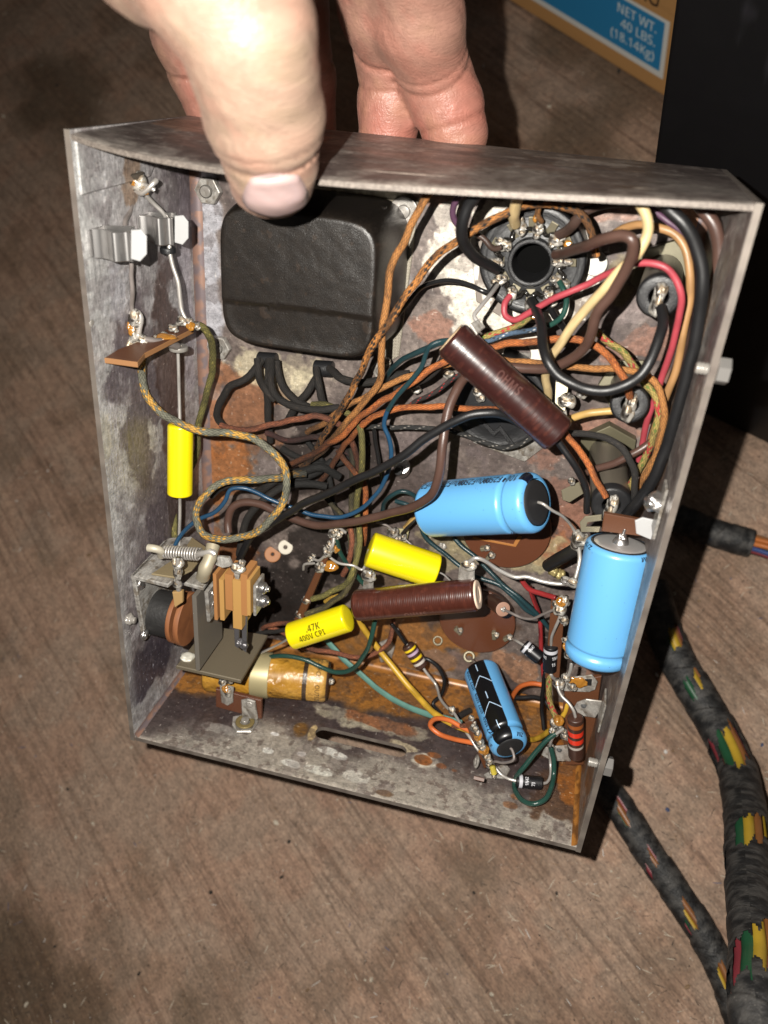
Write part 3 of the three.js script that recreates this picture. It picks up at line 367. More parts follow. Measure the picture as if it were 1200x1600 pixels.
{ // mounting plate round it, whitish
  const pl = tex(256, 256, (u, v) => mixc([120, 110, 102], [206, 202, 192], sst(0.36, 0.6, fbm(u * 9, v * 9, 5)))), q = [[735, 372], [800, 318], [905, 330], [945, 420], [915, 500], [800, 505], [745, 470]].map(([x, y]) => P(x, y, 0.05)), g = plate(q, 1, Z1, 0.25); remap(g, (x, y) => [x / 30, y / 30]); part('mounting_plate', g, std(0xffffff, 0.6, 0.15, { map: pl }), sock);
  const cr = [[776, 391, 3.3], [930, 412, 3.4]]; for (const [x, y, r] of cr) part('rivet', rod(P(x, y, 1), P(x, y, 2), r, 24), std(new THREE.Color().setRGB(.34, .33, .3), .5, .2), sock);
  // solder on the lugs
  const J = [[788, 383], [774, 412], [780, 438], [798, 460], [828, 476], [857, 464], [872, 440], [876, 410], [868, 377], [840, 360], [813, 356]];
  J.forEach(([x, y], i) => { const p = P(x, y, 18.6), o = p.clone().sub(sockC); o.z = 0; o.normalize(); part('solder_joint', merged([blob(p.clone().add(V3(0, 0, -.6)), 1.5, i + 1, .85 + .35 * Math.abs(o.x), .85 + .35 * Math.abs(o.y), 0.8), blob(p.clone().addScaledVector(o, 1.6).add(V3(0.2, 0, -.2)), 1.15, i + 30, .8 + .5 * Math.abs(o.x), .8 + .5 * Math.abs(o.y), .9), blob(p.clone().addScaledVector(o, -1.4), 0.85, i + 60, 1, 1, 1.3)]), solderM, sock); });
}
{ // the black lacing of bare blackened wire round the hub
  const loop = []; for (let i = 0; i <= 44; i++) { const a = i / 44 * Math.PI * 2 * 0.97 + 0.2, r = 8.6 + 0.9 * Math.sin(i * 2.3) + 0.4 * Math.sin(i * 5.1); loop.push(sockC.clone().add(V3(Math.cos(a) * r, Math.sin(a) * r, 2.2 + Math.sin(i * 1.7) * 0.8))); }
  part('lacing', tube(loop, 0.62, { lump: 0.2 }), phy(new THREE.Color().setRGB(0.012, 0.011, 0.01), 0.18, 0.1, { clearcoat: 1, vertexColors: true }), sock);
  const flux = []; for (const [x, y, s] of [[810, 347, 1], [841, 341, 2], [879, 399, 3], [886, 381, 4], [835, 492, 5]]) flux.push(blob(P(x, y, 17.5), 1.2, s + 11)); part('flux_residue', merged(flux), fluxM, sock);
}
// second, flat black socket under the upper brown resistor
{
  const [c, m] = socket(778, 632, 9, 14.6, 0, 'flat black socket disc half hidden below the upper brown resistor', 0);
  part('ridge', plate([P(752, 652, 9.2), P(772, 673, 9.2), P(782, 664, 9.2), P(806, 695, 9.2), P(800, 699, 9.2), P(781, 672, 9.2), P(772, 681, 9.2), P(748, 656, 9.2)], 0.8, Z1, 0.15), bakeliteM, m);
  part('mounting_plate', plate([P(755, 545, 0.05), P(850, 552, 0.05), P(885, 590, 0.05), P(860, 690, 0.05), P(820, 720, 0.05), P(740, 690, 0.05)], 1, Z1, 0.2), zincM, m);
  part('mica_washer', tubeRing(P(808, 555, 4), P(808, 555, 5.4), 8, 4), std(new THREE.Color().setRGB(.55, .5, .43), .6), m);
  part('solder_joint', merged([blob(P(746, 612, 12), 1.6, 3), blob(P(752, 622, 12), 1.3, 8)]), solderM, m);
  const t = part('lug', plate([P(868, 596, 14), P(889, 598, 14), P(882, 652, 17), P(866, 648, 17)], 0.6, Z1, 0.15), tanLugM, m); void t;
  part('solder_joint', merged([blob(P(885, 627, 18), 2.5, 4, 1, .8, .8)]), solderM, m); part('solder_joint', merged([blob(P(910, 615, 20), 1.5, 5)]), solderM, m);
}
// brown phenolic discs: wafer bases with riveted eyelets
for (const [x, y, z, r, lab, tabs] of [[790, 828, 3, 14.8, 'dark brown phenolic wafer disc behind the lying blue capacitor', [[758, 856], [765, 868]]], [745, 972, 3, 13.6, 'dark brown phenolic wafer disc low in the chassis, behind the brown tube resistor', [[716, 985], [772, 992], [793, 996]]]]) {
  const c = P(x, y, z), m = piece('phenolic_disc', lathe([[0.01, -3], [r, -3], [r, -0.4], [r - 0.4, 0], [0.01, 0]], c, c.clone().add(Z1), 56), brownDiscM, lab);
  for (const [tx, ty] of tabs) { const p = P(tx, ty, z + 0.6); part('lug', merged([box(p, 3.2, 1.4, 2.2, new THREE.Matrix4().makeRotationZ(tx * 0.1), 0.3)]), tanLugM, m); part('solder_joint', merged([blob(P(tx + 3, ty, z + 1.6), 1.1, tx)]), solderM, m); }
  if (y < 900) part('groove_plate', plate([P(740, 838, 3.02), P(802, 850, 3.02), P(806, 842, 3.02), P(812, 836, 3.02), P(816, 838, 3.02), P(806, 854, 3.02), P(738, 841, 3.02)], 0.4, Z1, 0.1), paxEdgeM, m);
  else { part('rivet', merged([blob(P(742, 1012, 2), 1.0, 2, 1, 1, .5)]), zincM, m); }
}
piece('eyelet_hole', tubeRing(P(684, 1001, 0), P(684, 1001, 1), 1.9, 1.1), tanLugM); piece('eyelet_hole', tubeRing(P(733, 1026, 0), P(733, 1026, 1.4), 2.2, 1.2), tanLugM);
// round jacks on the right
for (const [x, y, z, r, bx, by, lab] of [[1029, 464, 33, 5.0, 1037, 425, 'topmost round jack with a black front ring, at the right'], [984, 632, 33, 4.7, 980, 600, 'middle round jack with a black front ring, orange wire soldered in'], [955, 790, 33, 5.3, 948, 702, 'lowest round jack, mostly hidden above the upright blue capacitor']]) {
  const f = P(x, y, z), b = P(bx, by, 1.5), ax = f.clone().sub(b).normalize();
  const m = piece('jack', lathe([[r * 0.5, 0.1], [r * 1.02, 0], [r * 1.02, f.distanceTo(b) - 3], [r * 0.9, f.distanceTo(b) - 2.6], [r * 0.5, f.distanceTo(b) - 2.6]], b, f, 32), std(new THREE.Color().setRGB(0.16, 0.14, 0.11), 0.4, 0.5), lab);
  part('ring', lathe([[r * 0.45, -3], [r * 0.45, -0.3], [r * 0.52, 0], [r * 0.9, 0], [r * 1.05, -0.5], [r * 1.05, -3]], f, f.clone().add(ax), 36), bakeliteM, m);
  part('hex_nut', hexNut(b.clone().addScaledVector(ax, -1), b.clone().addScaledVector(ax, 2.4), r * 1.75, r * 0.9), std(new THREE.Color().setRGB(0.12, 0.108, 0.068), 0.45, 0.4), m);
  part('solder_joint', merged([blob(f.clone().add(V3(0.2, 0.8, 0.4)), 2.0, x, 0.7, 1.5, 1), blob(f.clone().add(V3(-0.1, -2.0, 0.8)), 1.9, y, 0.8, 1.6, 1)]), solderM, m);
  part('terminal', merged([plate([f.clone().add(V3(-1.4, 2.2, 0)), f.clone().add(V3(1.5, 2.6, 0)), f.clone().add(V3(0.7, -4.6, 0.4)), f.clone().add(V3(-0.8, -4.4, 0.4))], 0.6, Z1, 0.2)]), zincM, m);
}
{ const m = piece('lug', plate([P(877, 765, 14), P(905, 752, 14), P(912, 770, 14), P(890, 784, 14), P(879, 780, 14)], 0.7, Z1, 0.2), tanLugM); part('solder_joint', merged([blob(P(893, 752, 16), 1.1, 7)]), solderM, m); }

// ---------------------------------------------------------------- capacitors
function wrapCap(name, a, b, r, mat, label, o = {}) {
  const L = a.distanceTo(b), q = o.round ?? 1, prof = [[r - 1.6 * q, 0], [r - 0.9 * q, 0.05 * q], [r - 0.2 * q, 0.7 * q], [r, 1.6 * q]];
  if (o.groove) { const g0 = L - o.groove; prof.push([r, g0 - 1.5], [r - 0.15, g0 - 0.8], [r - 1.0, g0], [r - 0.15, g0 + 0.9], [r, g0 + 1.6]); }
  prof.push([r, L - 1.8 * q], [r - 0.3 * q, L - 0.8 * q], [r - q, L - 0.1 * q], [r - 1.8 * q, L]);
  const g = new THREE.LatheGeometry(prof.map((p) => new THREE.Vector2(p[0], p[1])), 64); g.rotateY(o.turn ?? Math.PI); const pos = g.attributes.position, uv = g.attributes.uv; for (let i = 0; i < pos.count; i++) uv.setY(i, pos.getY(i) / L);
  g.applyMatrix4(basisTo(a, b, o.up)); return piece(name, MM(g), mat, label);
}
const along = (a, b, t) => a.clone().addScaledVector(b.clone().sub(a).normalize(), t);
const endSeal = (m, a, b, r, d, mat, name = 'end_seal') => { const p = along(a, b, d); part(name, lathe([[0.01, 0.35], [r * 0.8, 0.3], [r, 0], [r, -0.6]], p, p.clone().add(a.clone().sub(b).normalize()), 40), mat, m); };
const BLUE = '#5a9acb';
function blueLabel(draw) { return phy(0xffffff, 0.36, 0, { clearcoat: 0.35, clearcoatRoughness: 0.22, map: canvasTex(1024, 1024, (g, w, h) => { g.fillStyle = BLUE; g.fillRect(0, 0, w, h); draw(g, w, h); const r = rng(5); for (let i = 0; i < 70; i++) { g.fillStyle = `rgba(30,40,60,${0.2 + 0.4 * r()})`; g.beginPath(); g.ellipse(r() * w, r() * h, 1 + 3 * r(), 1 + 2 * r(), 0, 0, 7); g.fill(); } }) }); }
// text running along the can (v), set at a place round it (u)
const CAPTURN1 = 0.235, CAPTURN3 = 0.385, TURNR = 0.56, TURNR2 = 0.62, CAPTURNY = 0.47;
const runText = (g, w, h, u, v, size, text, flip, stretch = 0.6) => { g.save(); g.translate(u * w, (1 - v) * h); g.rotate(flip ? Math.PI / 2 : -Math.PI / 2); g.scale(1, stretch); g.font = `bold ${size}px sans-serif`; g.fillText(text, 0, 0); g.restore(); };
const blackSealM = phy(new THREE.Color().setRGB(0.012, 0.012, 0.013), 0.55, 0);
const aluM = std(new THREE.Color().setRGB(0.55, 0.54, 0.53), 0.4, 0.6);
const CAPS = {};
{ // lying blue capacitor
  const a = P(672, 796, 26), b = P(839, 785, 40), r = 8.4;
  const m = wrapCap('electrolytic_capacitor', a, b, r, blueLabel((g, w, h) => {
    g.fillStyle = '#0a0f1e'; for (let k = 0; k < 4; k++) runText(g, w, h, CAPTURN1, 0.24 + k * 0.23, 62, '100uF250v', true, 1.25); for (let k = 0; k < 3; k++) runText(g, w, h, (CAPTURN1 + 0.44) % 1, 0.1 + 0.27 * k, 50, 'I Z85 %', false, 1.2);
    g.fillRect(((CAPTURN1 + 0.0) % 1) * w - 45, 0, 90, h * 0.055); g.font = 'bold 44px sans-serif'; g.fillText('Z', ((CAPTURN1 + 0.5) % 1) * w, h * 0.05); g.fillText('M', ((CAPTURN1 + 0.56) % 1) * w, h * 0.05);
  }), 'bright blue 100uF 250v capacitor lying across the middle, black end seal to the right', { groove: 7 });
  endSeal(m, b, a, r * 0.74, -0.05, blackSealM); endSeal(m, a, b, r * 0.74, -0.05, blackSealM);
  
  part('lead', tube([along(b, a, -0.4), P(848, 787, 41.5), P(862, 797, 41), P(878, 806, 38), P(893, 822, 34), P(902, 838, 33)], 0.42, { lump: 0.08 }), leadM, m); CAPS.a = [a, b];
}
{ // upright blue capacitor
  const b = P(969, 850, 40), a = P(932, 1028, 46), r = 9.2;
  const m = wrapCap('electrolytic_capacitor', b, a, r, blueLabel((g, w, h) => { g.fillStyle = '#0a0f1e'; for (const u of [0.02, 0.32, 0.66]) { g.font = 'bold 44px sans-serif'; g.fillText('Z/M', u * w, h * 0.99); } g.fillRect(0.22 * w, 0, 0.07 * w, h); }), 'largest bright blue capacitor, upright at the right wall, bare metal top', { groove: 4.2 });
  void m; endSeal(m, b, a, r * 0.8, 0.0, aluM, 'can_top');
  const n = b.clone().sub(a).normalize(), t = along(b, a, -0.4); part('rubber_edge', tubeRing(along(b, a, 0.9), along(b, a, -0.15), r * 0.86, r * 0.74, 48), blackSealM, m);
  part('terminal', merged([rod(t.clone().addScaledVector(n, -0.3), t.clone().addScaledVector(n, 1.4), 2.3, 24, 1.7), blob(t.clone().addScaledVector(n, 1.5), 1.3, 4), rod(t.clone().addScaledVector(n, 1), t.clone().addScaledVector(n, 4.2).add(V3(0.4, 0, 0.3)), 0.42, 10)]), nickelM, m);
  CAPS.b = [a, b, r];
}
{ // small blue capacitor with arrow stripe
  const a = P(751, 1047, 14), b = P(797, 1168, 43), r = 6.2;
  const m = wrapCap('electrolytic_capacitor', a, b, r, blueLabel((g, w, h) => {
    const u = CAPTURN3; g.fillStyle = '#07080c'; g.fillRect((u - 0.085) * w, 0, 0.17 * w, h); g.strokeStyle = '#b9d4f0'; g.lineWidth = 7;
    for (const v of [0.26, 0.6]) { g.beginPath(); g.moveTo((u - 0.085) * w, (1 - v) * h - 60); g.lineTo(u * w, (1 - v) * h + 50); g.lineTo((u + 0.085) * w, (1 - v) * h - 60); g.stroke(); }
    for (const v of [0.1, 0.46, 0.82]) { g.beginPath(); g.moveTo(u * w, (1 - v) * h - 45); g.lineTo(u * w, (1 - v) * h + 45); g.stroke(); }
    g.fillStyle = '#0a1026'; for (const v of [0.06, 0.36, 0.66]) runText(g, w, h, u + 0.12, v, 56, '450V 22uF', false, 1.1); g.font = 'bold 50px sans-serif'; g.fillText('%', (u + 0.13) * w, h * 0.06); g.fillText('ZM', (u - 0.2) * w, h * 0.045);
  }), 'small blue 22uF 450V capacitor with a black arrow stripe, lower right', { groove: 4.6 });
  endSeal(m, b, a, r * 0.72, -0.05, blackSealM); endSeal(m, a, b, r * 0.72, 0, blackSealM);
  const n = b.clone().sub(a).normalize(); part('lead', tube([b.clone().addScaledVector(n, 0.1), b.clone().addScaledVector(n, 0.9).add(V3(0.4, 0, 0)), P(803, 1186, 46), P(788, 1192, 45), P(774, 1190, 43), P(766, 1194, 40)], 0.45, { lump: .06 }), darkLeadM, m);
  part('lead', tube([along(a, b, 0.2), P(744, 1038, 15), P(737, 1030, 9), P(733, 1026, 3)], 0.42), leadM, m);
}
// yellow film capacitors
function yellowCap(a, b, r, label, lines, u0, flip) {
  const mat = phy(0xffffff, 0.33, 0, { clearcoat: 0.4, clearcoatRoughness: 0.15, map: canvasTex(512, 512, (g, w, h) => { g.fillStyle = '#dccb08'; g.fillRect(0, 0, w, h); g.fillStyle = 'rgba(70,66,10,0.85)'; lines.forEach(([t, du, v, s]) => runText(g, w, h, u0 + du, v, s ?? 52, t, flip, 0.9)); const rr = rng(8); for (let i = 0; i < 30; i++) { g.fillStyle = 'rgba(60,50,20,0.5)'; g.fillRect(rr() * w, rr() * h, 1 + 3 * rr(), 1 + 2 * rr()); } }) });
  const m = wrapCap('film_capacitor', a, b, r, mat, label, { round: .42 }); const endM = phy(new THREE.Color().setRGB(0.72, 0.6, 0.01), 0.35, 0); endSeal(m, a, b, r - 0.45, 0.15, endM); endSeal(m, b, a, r - 0.45, 0.15, endM); return m;
}
{
  let a = P(282, 663, 30), b = P(281, 773, 34), m = yellowCap(b, a, 3.9, 'bright yellow film capacitor standing upright by the left wall', [], 0.5);
  part('lead', tube(path([[281, 777, 34], [281, 805, 34], [280, 840, 34], [280, 862, 35], [278, 880, 36]]), 0.5), leadM, m); part('lead', tube(path([[281, 660, 30], [280, 620, 29], [279, 580, 29], [278, 548, 29]]), 0.5), leadM, m);
  a = P(577, 858, 26); b = P(681, 893, 22); m = yellowCap(a, b, 5.7, 'fat yellow film capacitor in the centre, above the brown tube resistor', [['630V ECI', 0, 0.92, 50]], 0.6, true);
  part('lead', tube([a.clone(), P(566, 890, 26), P(553, 884, 27), P(530, 880, 27), P(517, 872, 26), P(508, 862, 25)], 0.45), leadM, m); part('lead', tube([b.clone(), P(692, 897, 21), P(704, 908, 20), P(720, 922, 16)], 0.28), leadM, m);
  a = P(456, 994, 31); b = P(544, 965, 29); m = yellowCap(a, b, 4.7, 'small yellow film capacitor marked .47K, left of the brown tube resistor', [['.47K', -0.03, 0.36, 62], ['400V CPI', 0.06, 0.2, 56]], CAPTURNY);
  part('lead', tube([a.clone(), P(444, 1002, 30), P(425, 1012, 28), P(404, 1022, 26)], 0.42), leadM, m);
}
// old wax paper capacitor under the relay
{
  const a = PY(322, 1046, 9.9), b = PY(513, 1064, 9.9), r = 7.6, mat = phy(0xffffff, 0.38, 0, { clearcoat: 0.5, clearcoatRoughness: 0.35, bumpMap: tex(256, 256, (u, v) => { const k = 255 * fbm(u * 9, v * 9, 4); return [k, k, k]; }, false), bumpScale: 0.0022, map: canvasTex(1024, 1024, (g, w, h) => { g.fillStyle = '#a67826'; g.fillRect(0, 0, w, h); const q = rng(3); for (let i = 0; i < 260; i++) { g.fillStyle = `rgba(${q() < 0.5 ? '190,148,70' : '120,78,24'},0.10)`; g.beginPath(); g.ellipse(q() * w, q() * h, 20 + 90 * q(), 12 + 60 * q(), q() * 3, 0, 7); g.fill(); }
    g.fillStyle = 'rgba(184,144,80,0.6)'; g.fillRect(0, 0, w, h * .16); g.fillStyle = '#3a2c20'; g.fillRect(0, h * 0.16, w, h * 0.035); g.fillStyle = '#2e2114'; g.font = '54px sans-serif'; for (let k = 0; k < 3; k++) { g.save(); g.translate((0.05 + k * 0.34) * w, h * 0.09); g.scale(0.95, 0.9); g.fillText('OUTSIDE FOIL', 0, 0); g.restore(); } }) });
  const m = wrapCap('paper_capacitor', a, b, r, mat, 'old amber waxed paper capacitor marked OUTSIDE FOIL, strapped under the relay', { turn: 1.2 }); endSeal(m, b, a, r * 0.9, -0.1, std(new THREE.Color().setRGB(0.045, 0.022, 0.012), 0.5)); endSeal(m, a, b, r * 0.9, 0.1, std(new THREE.Color().setRGB(0.045, 0.022, 0.012), 0.5));
  const s0 = along(a, b, 17), s1 = along(a, b, 23.5); part('strap', tubeRing(s0, s1, r + 0.55, r + 0.02, 48), std(new THREE.Color().setRGB(0.42, 0.36, 0.2), 0.45, 0.4), m); part('solder_joint', merged([blob(along(b, a, -0.8), 1.2, 3)]), solderM, m);
}
// ---------------------------------------------------------------- resistors
const brownGlaze = (text, base, ridge) => phy(0xffffff, 0.3, 0, { clearcoat: 0.55, clearcoatRoughness: 0.22, bumpMap: tex(64, 512, (u, v) => { const k = 128 + ridge * Math.sin(v * 430 + 3 * vn(v * 40, u * 3)) + 50 * (vn(u * 8, v * 60) - 0.5); return [k, k, k]; }, false), bumpScale: 0.00014, map: canvasTex(512, 1024, (g, w, h) => { g.fillStyle = base; g.fillRect(0, 0, w, h); const q = rng(12); for (let i = 0; i < 500; i++) { g.fillStyle = `rgba(${q() < 0.5 ? '40,14,10' : '120,66,50'},0.12)`; g.beginPath(); g.ellipse(q() * w, q() * h, 4 + 30 * q(), 3 + 16 * q(), 0, 0, 7); g.fill(); } g.fillStyle = 'rgba(190,160,150,0.2)'; text.forEach(([t, u, v, s]) => runText(g, w, h, u, v, s, t, text[0][4] ?? false, 0.8)); }) });
{
  const a = P(704, 528, 40), b = P(873, 681, 41), m = wrapCap('tube_resistor', b, a, 5.1, brownGlaze([['OHMS', TURNR, 0.62, 72, true]], '#2d1614', 8), 'dark brown glazed tube resistor slanting below the valve socket', { round: .7 });
  const ceramic = std(new THREE.Color().setRGB(0.5, 0.36, 0.22), 0.7); part('ceramic_end', tubeRing(along(a, b, -0.2), along(a, b, 1), 4.2, 2.2), ceramic, m); part('ceramic_end', tubeRing(along(b, a, 1), along(b, a, -0.2), 3.6, 2), ceramic, m);
  part('terminal', plate([P(732, 508, 40), P(745, 501, 37), P(756, 512, 37), P(744, 524, 41)], 0.7, Z1, 0.2), zincM, m); part('terminal', plate([P(868, 650, 38), P(883, 640, 36), P(886, 660, 36), P(874, 668, 40)], 0.7, Z1, 0.2), zincM, m);
  part('bare_wire', merged([tube(path([[748, 505, 37], [741, 494, 36], [752, 478, 33], [766, 461, 28], [777, 446, 21]]), 0.55)]), leadM, m);
}
{
  const a = P(556, 946, 40), b = P(746, 929, 40), m = wrapCap('tube_resistor', a, b, 4.9, brownGlaze([['OHMS', TURNR2, 0.42, 66]], '#3f1e16', 22), 'reddish brown tube resistor lying level with a white ceramic end', { round: .7 });
  const ceramic = std(new THREE.Color().setRGB(0.66, 0.5, 0.38), 0.6); part('ceramic_end', tubeRing(along(b, a, 1), along(b, a, -0.4), 4.3, 2.4), ceramic, m); part('ceramic_core', rod(along(b, a, 2), along(b, a, -0.1), 2.6), std(new THREE.Color().setRGB(.7, .55, .42), .7), m); part('ceramic_end', tubeRing(along(a, b, -0.1), along(a, b, 1), 3.8, 2), ceramic, m);
  part('terminal', merged([plate([P(716, 905, 38), P(742, 908, 38), P(742, 880, 37), P(736, 872, 36), P(722, 876, 36), P(718, 886, 37)], 0.8, Z1, 0.25)]), zincM, m); part('solder_joint', merged([blob(P(731, 884, 38.5), 1.9, 3, 1.2, 1, .6)]), solderM, m);
  part('terminal', plate([P(566, 925, 36), P(584, 922, 36), P(584, 898, 37), P(570, 897, 37)], 0.7, Z1, 0.2), zincM, m); part('solder_joint', merged([blob(P(576, 900, 38), 1.9, 9, 1, 1.1, .7)]), solderM, m);
  part('bare_wire', tube(path([[733, 878, 39], [742, 872, 39.5], [755, 875, 39], [778, 890, 37], [806, 902, 36], [822, 901, 36], [850, 909, 36], [880, 912, 36], [900, 905, 36]]), 0.62, { lump: .06 }), leadM, m); part('solder_joint', merged([blob(P(893, 909, 36), 1.8, 5, 1.6, .9, .9)]), solderM, m);
}
function bandRes(a, b, r, bands, label, base = '#3a241c') {
  const L = a.distanceTo(b), map = canvasTex(64, 256, (g, w, h) => { g.fillStyle = base; g.fillRect(0, 0, w, h); const q = rng(2); for (let i = 0; i < 160; i++) { g.fillStyle = 'rgba(150,110,90,0.10)'; g.fillRect(q() * w, q() * h, 3 + 8 * q(), 2); } bands.forEach(([v, c, t]) => { g.fillStyle = c; g.fillRect(0, (1 - v) * h, w, (t ?? 0.09) * h); }); });
  const g = new THREE.LatheGeometry([[0.01, 0], [r - 0.5, 0], [r, 0.6], [r, L - 0.6], [r - 0.5, L], [0.01, L]].map((p) => new THREE.Vector2(...p)), 32), pos = g.attributes.position, uv = g.attributes.uv; for (let i = 0; i < pos.count; i++) uv.setY(i, pos.getY(i) / L); g.applyMatrix4(basisTo(a, b));
  return piece('carbon_resistor', MM(g), phy(0xffffff, 0.42, 0, { map, clearcoat: 0.25 }), label);
}
{
  let a = P(900, 1182, 39), b = P(899, 1120, 41), m = bandRes(a, b, 2.45, [[0.90, '#8a4a20'], [0.72, '#c8301c', .11], [0.54, '#c8301c', .11], [0.36, '#a8a098', .06]], 'brown carbon resistor with two red bands, upright in the lower right corner');
  part('lead', tube([b.clone(), P(896, 1110, 41), P(888, 1098, 40), P(878, 1088, 39), P(872, 1076, 38), P(871, 1067, 37)], 0.5), leadM, m);
  a = P(636, 1007, 16); b = P(660, 1042, 17); m = bandRes(a, b, 2.3, [[0.82, '#b8b0a8', .1], [0.62, '#d8b81c', .1], [0.4, '#a890a8', .1], [0.22, '#d8b81c', .08]], 'small brown carbon resistor with grey and yellow bands, centre bottom');
  part('lead', tube([b.clone(), P(667, 1052, 17.5), P(681, 1070, 18), P(688, 1092, 24), P(699, 1106, 28), P(709, 1114, 31), P(720, 1132, 36), P(736, 1155, 41), P(748, 1173, 43), P(758, 1180, 43)], 0.5), leadM, m); part('lead', tube([a.clone(), P(628, 995, 16), P(620, 982, 17)], 0.45), leadM, m); part('solder_joint', merged([blob(P(706, 1110, 30), 1.2, 2, 1, 1.3, 1)]), solderM, m);
  a = P(768, 938, 12); b = P(786, 952, 21); m = bandRes(a, b, 2.5, [], 'end-on brown carbon resistor beside the tube resistor'); part('end_face', lathe([[0.01, 0.25], [2.0, 0.2], [2.4, 0]], along(b, a, 0.0), along(b, a, -1)), std(new THREE.Color().setRGB(.3, .17, .12), .6), m); part('solder_joint', merged([blob(b.clone(), 0.9, 2)]), zincM, m);
  part('lead', tube([b.clone(), P(797, 957, 23), P(815, 965, 25), P(831, 967, 27), P(850, 959, 30), P(870, 951, 33)], 0.45), darkLeadM, m);
}
// ---------------------------------------------------------------- diodes
function diode(a, b, r, label, txt, band) {
  const L = a.distanceTo(b), map = canvasTex(512, 256, (g, w, h) => { g.fillStyle = '#101013'; g.fillRect(0, 0, w, h); g.fillStyle = '#b4b4ba'; g.fillRect(0, band ? 0.1 * h : 0.78 * h, w, h * 0.13); g.fillStyle = '#c4c4c8'; g.font = 'bold 46px sans-serif'; for (let k = 0; k < 3; k++) txt.forEach((t, i) => g.fillText(t, 20 + k * 170, h * (0.45 + i * 0.24))); });
  const g = new THREE.LatheGeometry([[0.01, 0], [r - 0.3, 0], [r, 0.4], [r, L - 0.4], [r - 0.3, L], [0.01, L]].map((p) => new THREE.Vector2(...p)), 32), pos = g.attributes.position, uv = g.attributes.uv; for (let i = 0; i < pos.count; i++) uv.setY(i, pos.getY(i) / L); g.applyMatrix4(basisTo(a, b)); return piece('diode', MM(g), phy(0xffffff, 0.4, 0, { map }), label);
}
{
  let a = PY(806, 1220, T + 3), b = PY(847, 1224, T + 3), m = diode(b, a, 2.15, 'black diode with a silver band, lowest, in front of the bottom wall', ['1N42', '73'], true);
  part('lead', tube([a.clone(), PY(795, 1217, T + 3), PY(783, 1210, T + 4), PY(774, 1199, T + 5), PY(767, 1190, T + 6)], 0.5), leadM, m); part('lead', tube([b.clone(), PY(854, 1223, T + 3), PY(860, 1212, T + 4), PY(860, 1192, T + 6), P(859, 1168, 36), P(864, 1152, 37), P(881, 1138, 37)], 0.5), leadM, m);
  a = P(861, 1008, 29); b = P(859, 1047, 29); m = diode(b, a, 2.25, 'black upright diode left of the largest blue capacitor', ['1N41', '15'], true); part('lead', tube([a.clone(), P(862, 996, 30), P(868, 980, 32), P(874, 966, 33), P(877, 952, 34)], 0.5), leadM, m); part('lead', tube([b.clone(), P(862, 1056, 30), P(870, 1062, 33), P(884, 1060, 35), P(891, 1048, 36), P(893, 1036, 36)], 0.55), leadM, m);
  a = P(818, 1008, 22); b = P(845, 1030, 24); m = diode(b, a, 2.2, 'black tilted diode half behind the upright diode', ['1N47'], true); part('lead', tube([a.clone(), P(808, 1002, 20), P(800, 998, 16)], 0.45), leadM, m);
}
// ---------------------------------------------------------------- terminal strips and lugs
{ // right-hand brown strip
  const q = [[884, 1060], [940, 1052], [931, 1120], [912, 1190], [884, 1190], [878, 1120]].map(([x, y]) => P(x, y, 30)), m = piece('terminal_strip', plate(q, 1.6, Z1, 0.2), paxolinM, 'long brown terminal strip by the right wall below the upright blue capacitor');
  const tag1 = (pts, z) => part('lug', plate(pts.map(([x, y]) => P(x, y, z)), 0.6, Z1, 0.15), zincM, m);
  tag1([[884, 1058], [925, 1053], [934, 1064], [930, 1076], [920, 1080], [880, 1078]], 32.2); part('lug_hole', plate([P(914, 1061, 32.9), P(925, 1061, 32.9), P(924, 1071, 32.9), P(913, 1071, 32.9)], 0.12, Z1, 0), bakeliteM, m);
  tag1([[902, 1096], [916, 1091], [942, 1094], [938, 1108], [930, 1120], [904, 1116], [896, 1106]], 34); part('lug_hole', rod(P(912, 1102, 34.65), P(912, 1102, 34.8), 0.9, 16), bakeliteM, m);
  tag1([[852, 1166], [886, 1163], [892, 1188], [862, 1187], [846, 1178]], 32.6); part('lug_hole', rod(P(874, 1171, 33.3), P(874, 1171, 33.4), 0.9, 16), bakeliteM, m);
  const foot = PX(940, 1110, W - T - 0.7); part('bracket', plate([V3(W - T - 0.7, foot.y + 4.5, foot.z - 5), V3(W - T - 0.7, foot.y + 4.5, foot.z + 3), V3(W - T - 0.7, foot.y - 6, foot.z + 3), V3(W - T - 0.7, foot.y - 6, foot.z - 5)], 0.6, V3(1, 0, 0), 0.15), zincM, m);
  const J = [[872, 1068, 36, 2.2], [883, 1058, 36, 1.5], [893, 1073, 36, 1.5], [866, 1130, 34, 2], [864, 1143, 36, 1.7], [878, 1140, 36, 1.5], [882, 1150, 34, 1.4], [860, 1166, 34, 1.3]]; J.forEach(([x, y, z, r], i) => part('solder_joint', merged([blob(P(x, y, z), r * .8, i + 3), blob(P(x + 4, y + 3, z - 0.5), r * .6, i + 13)]), solderM, m)); part('flux_residue', merged([blob(P(872, 1126, 36), 1.7, 3), blob(P(903, 1066, 33), 2.0, 5, 1.4, 1, .35)]), fluxM, m);
}
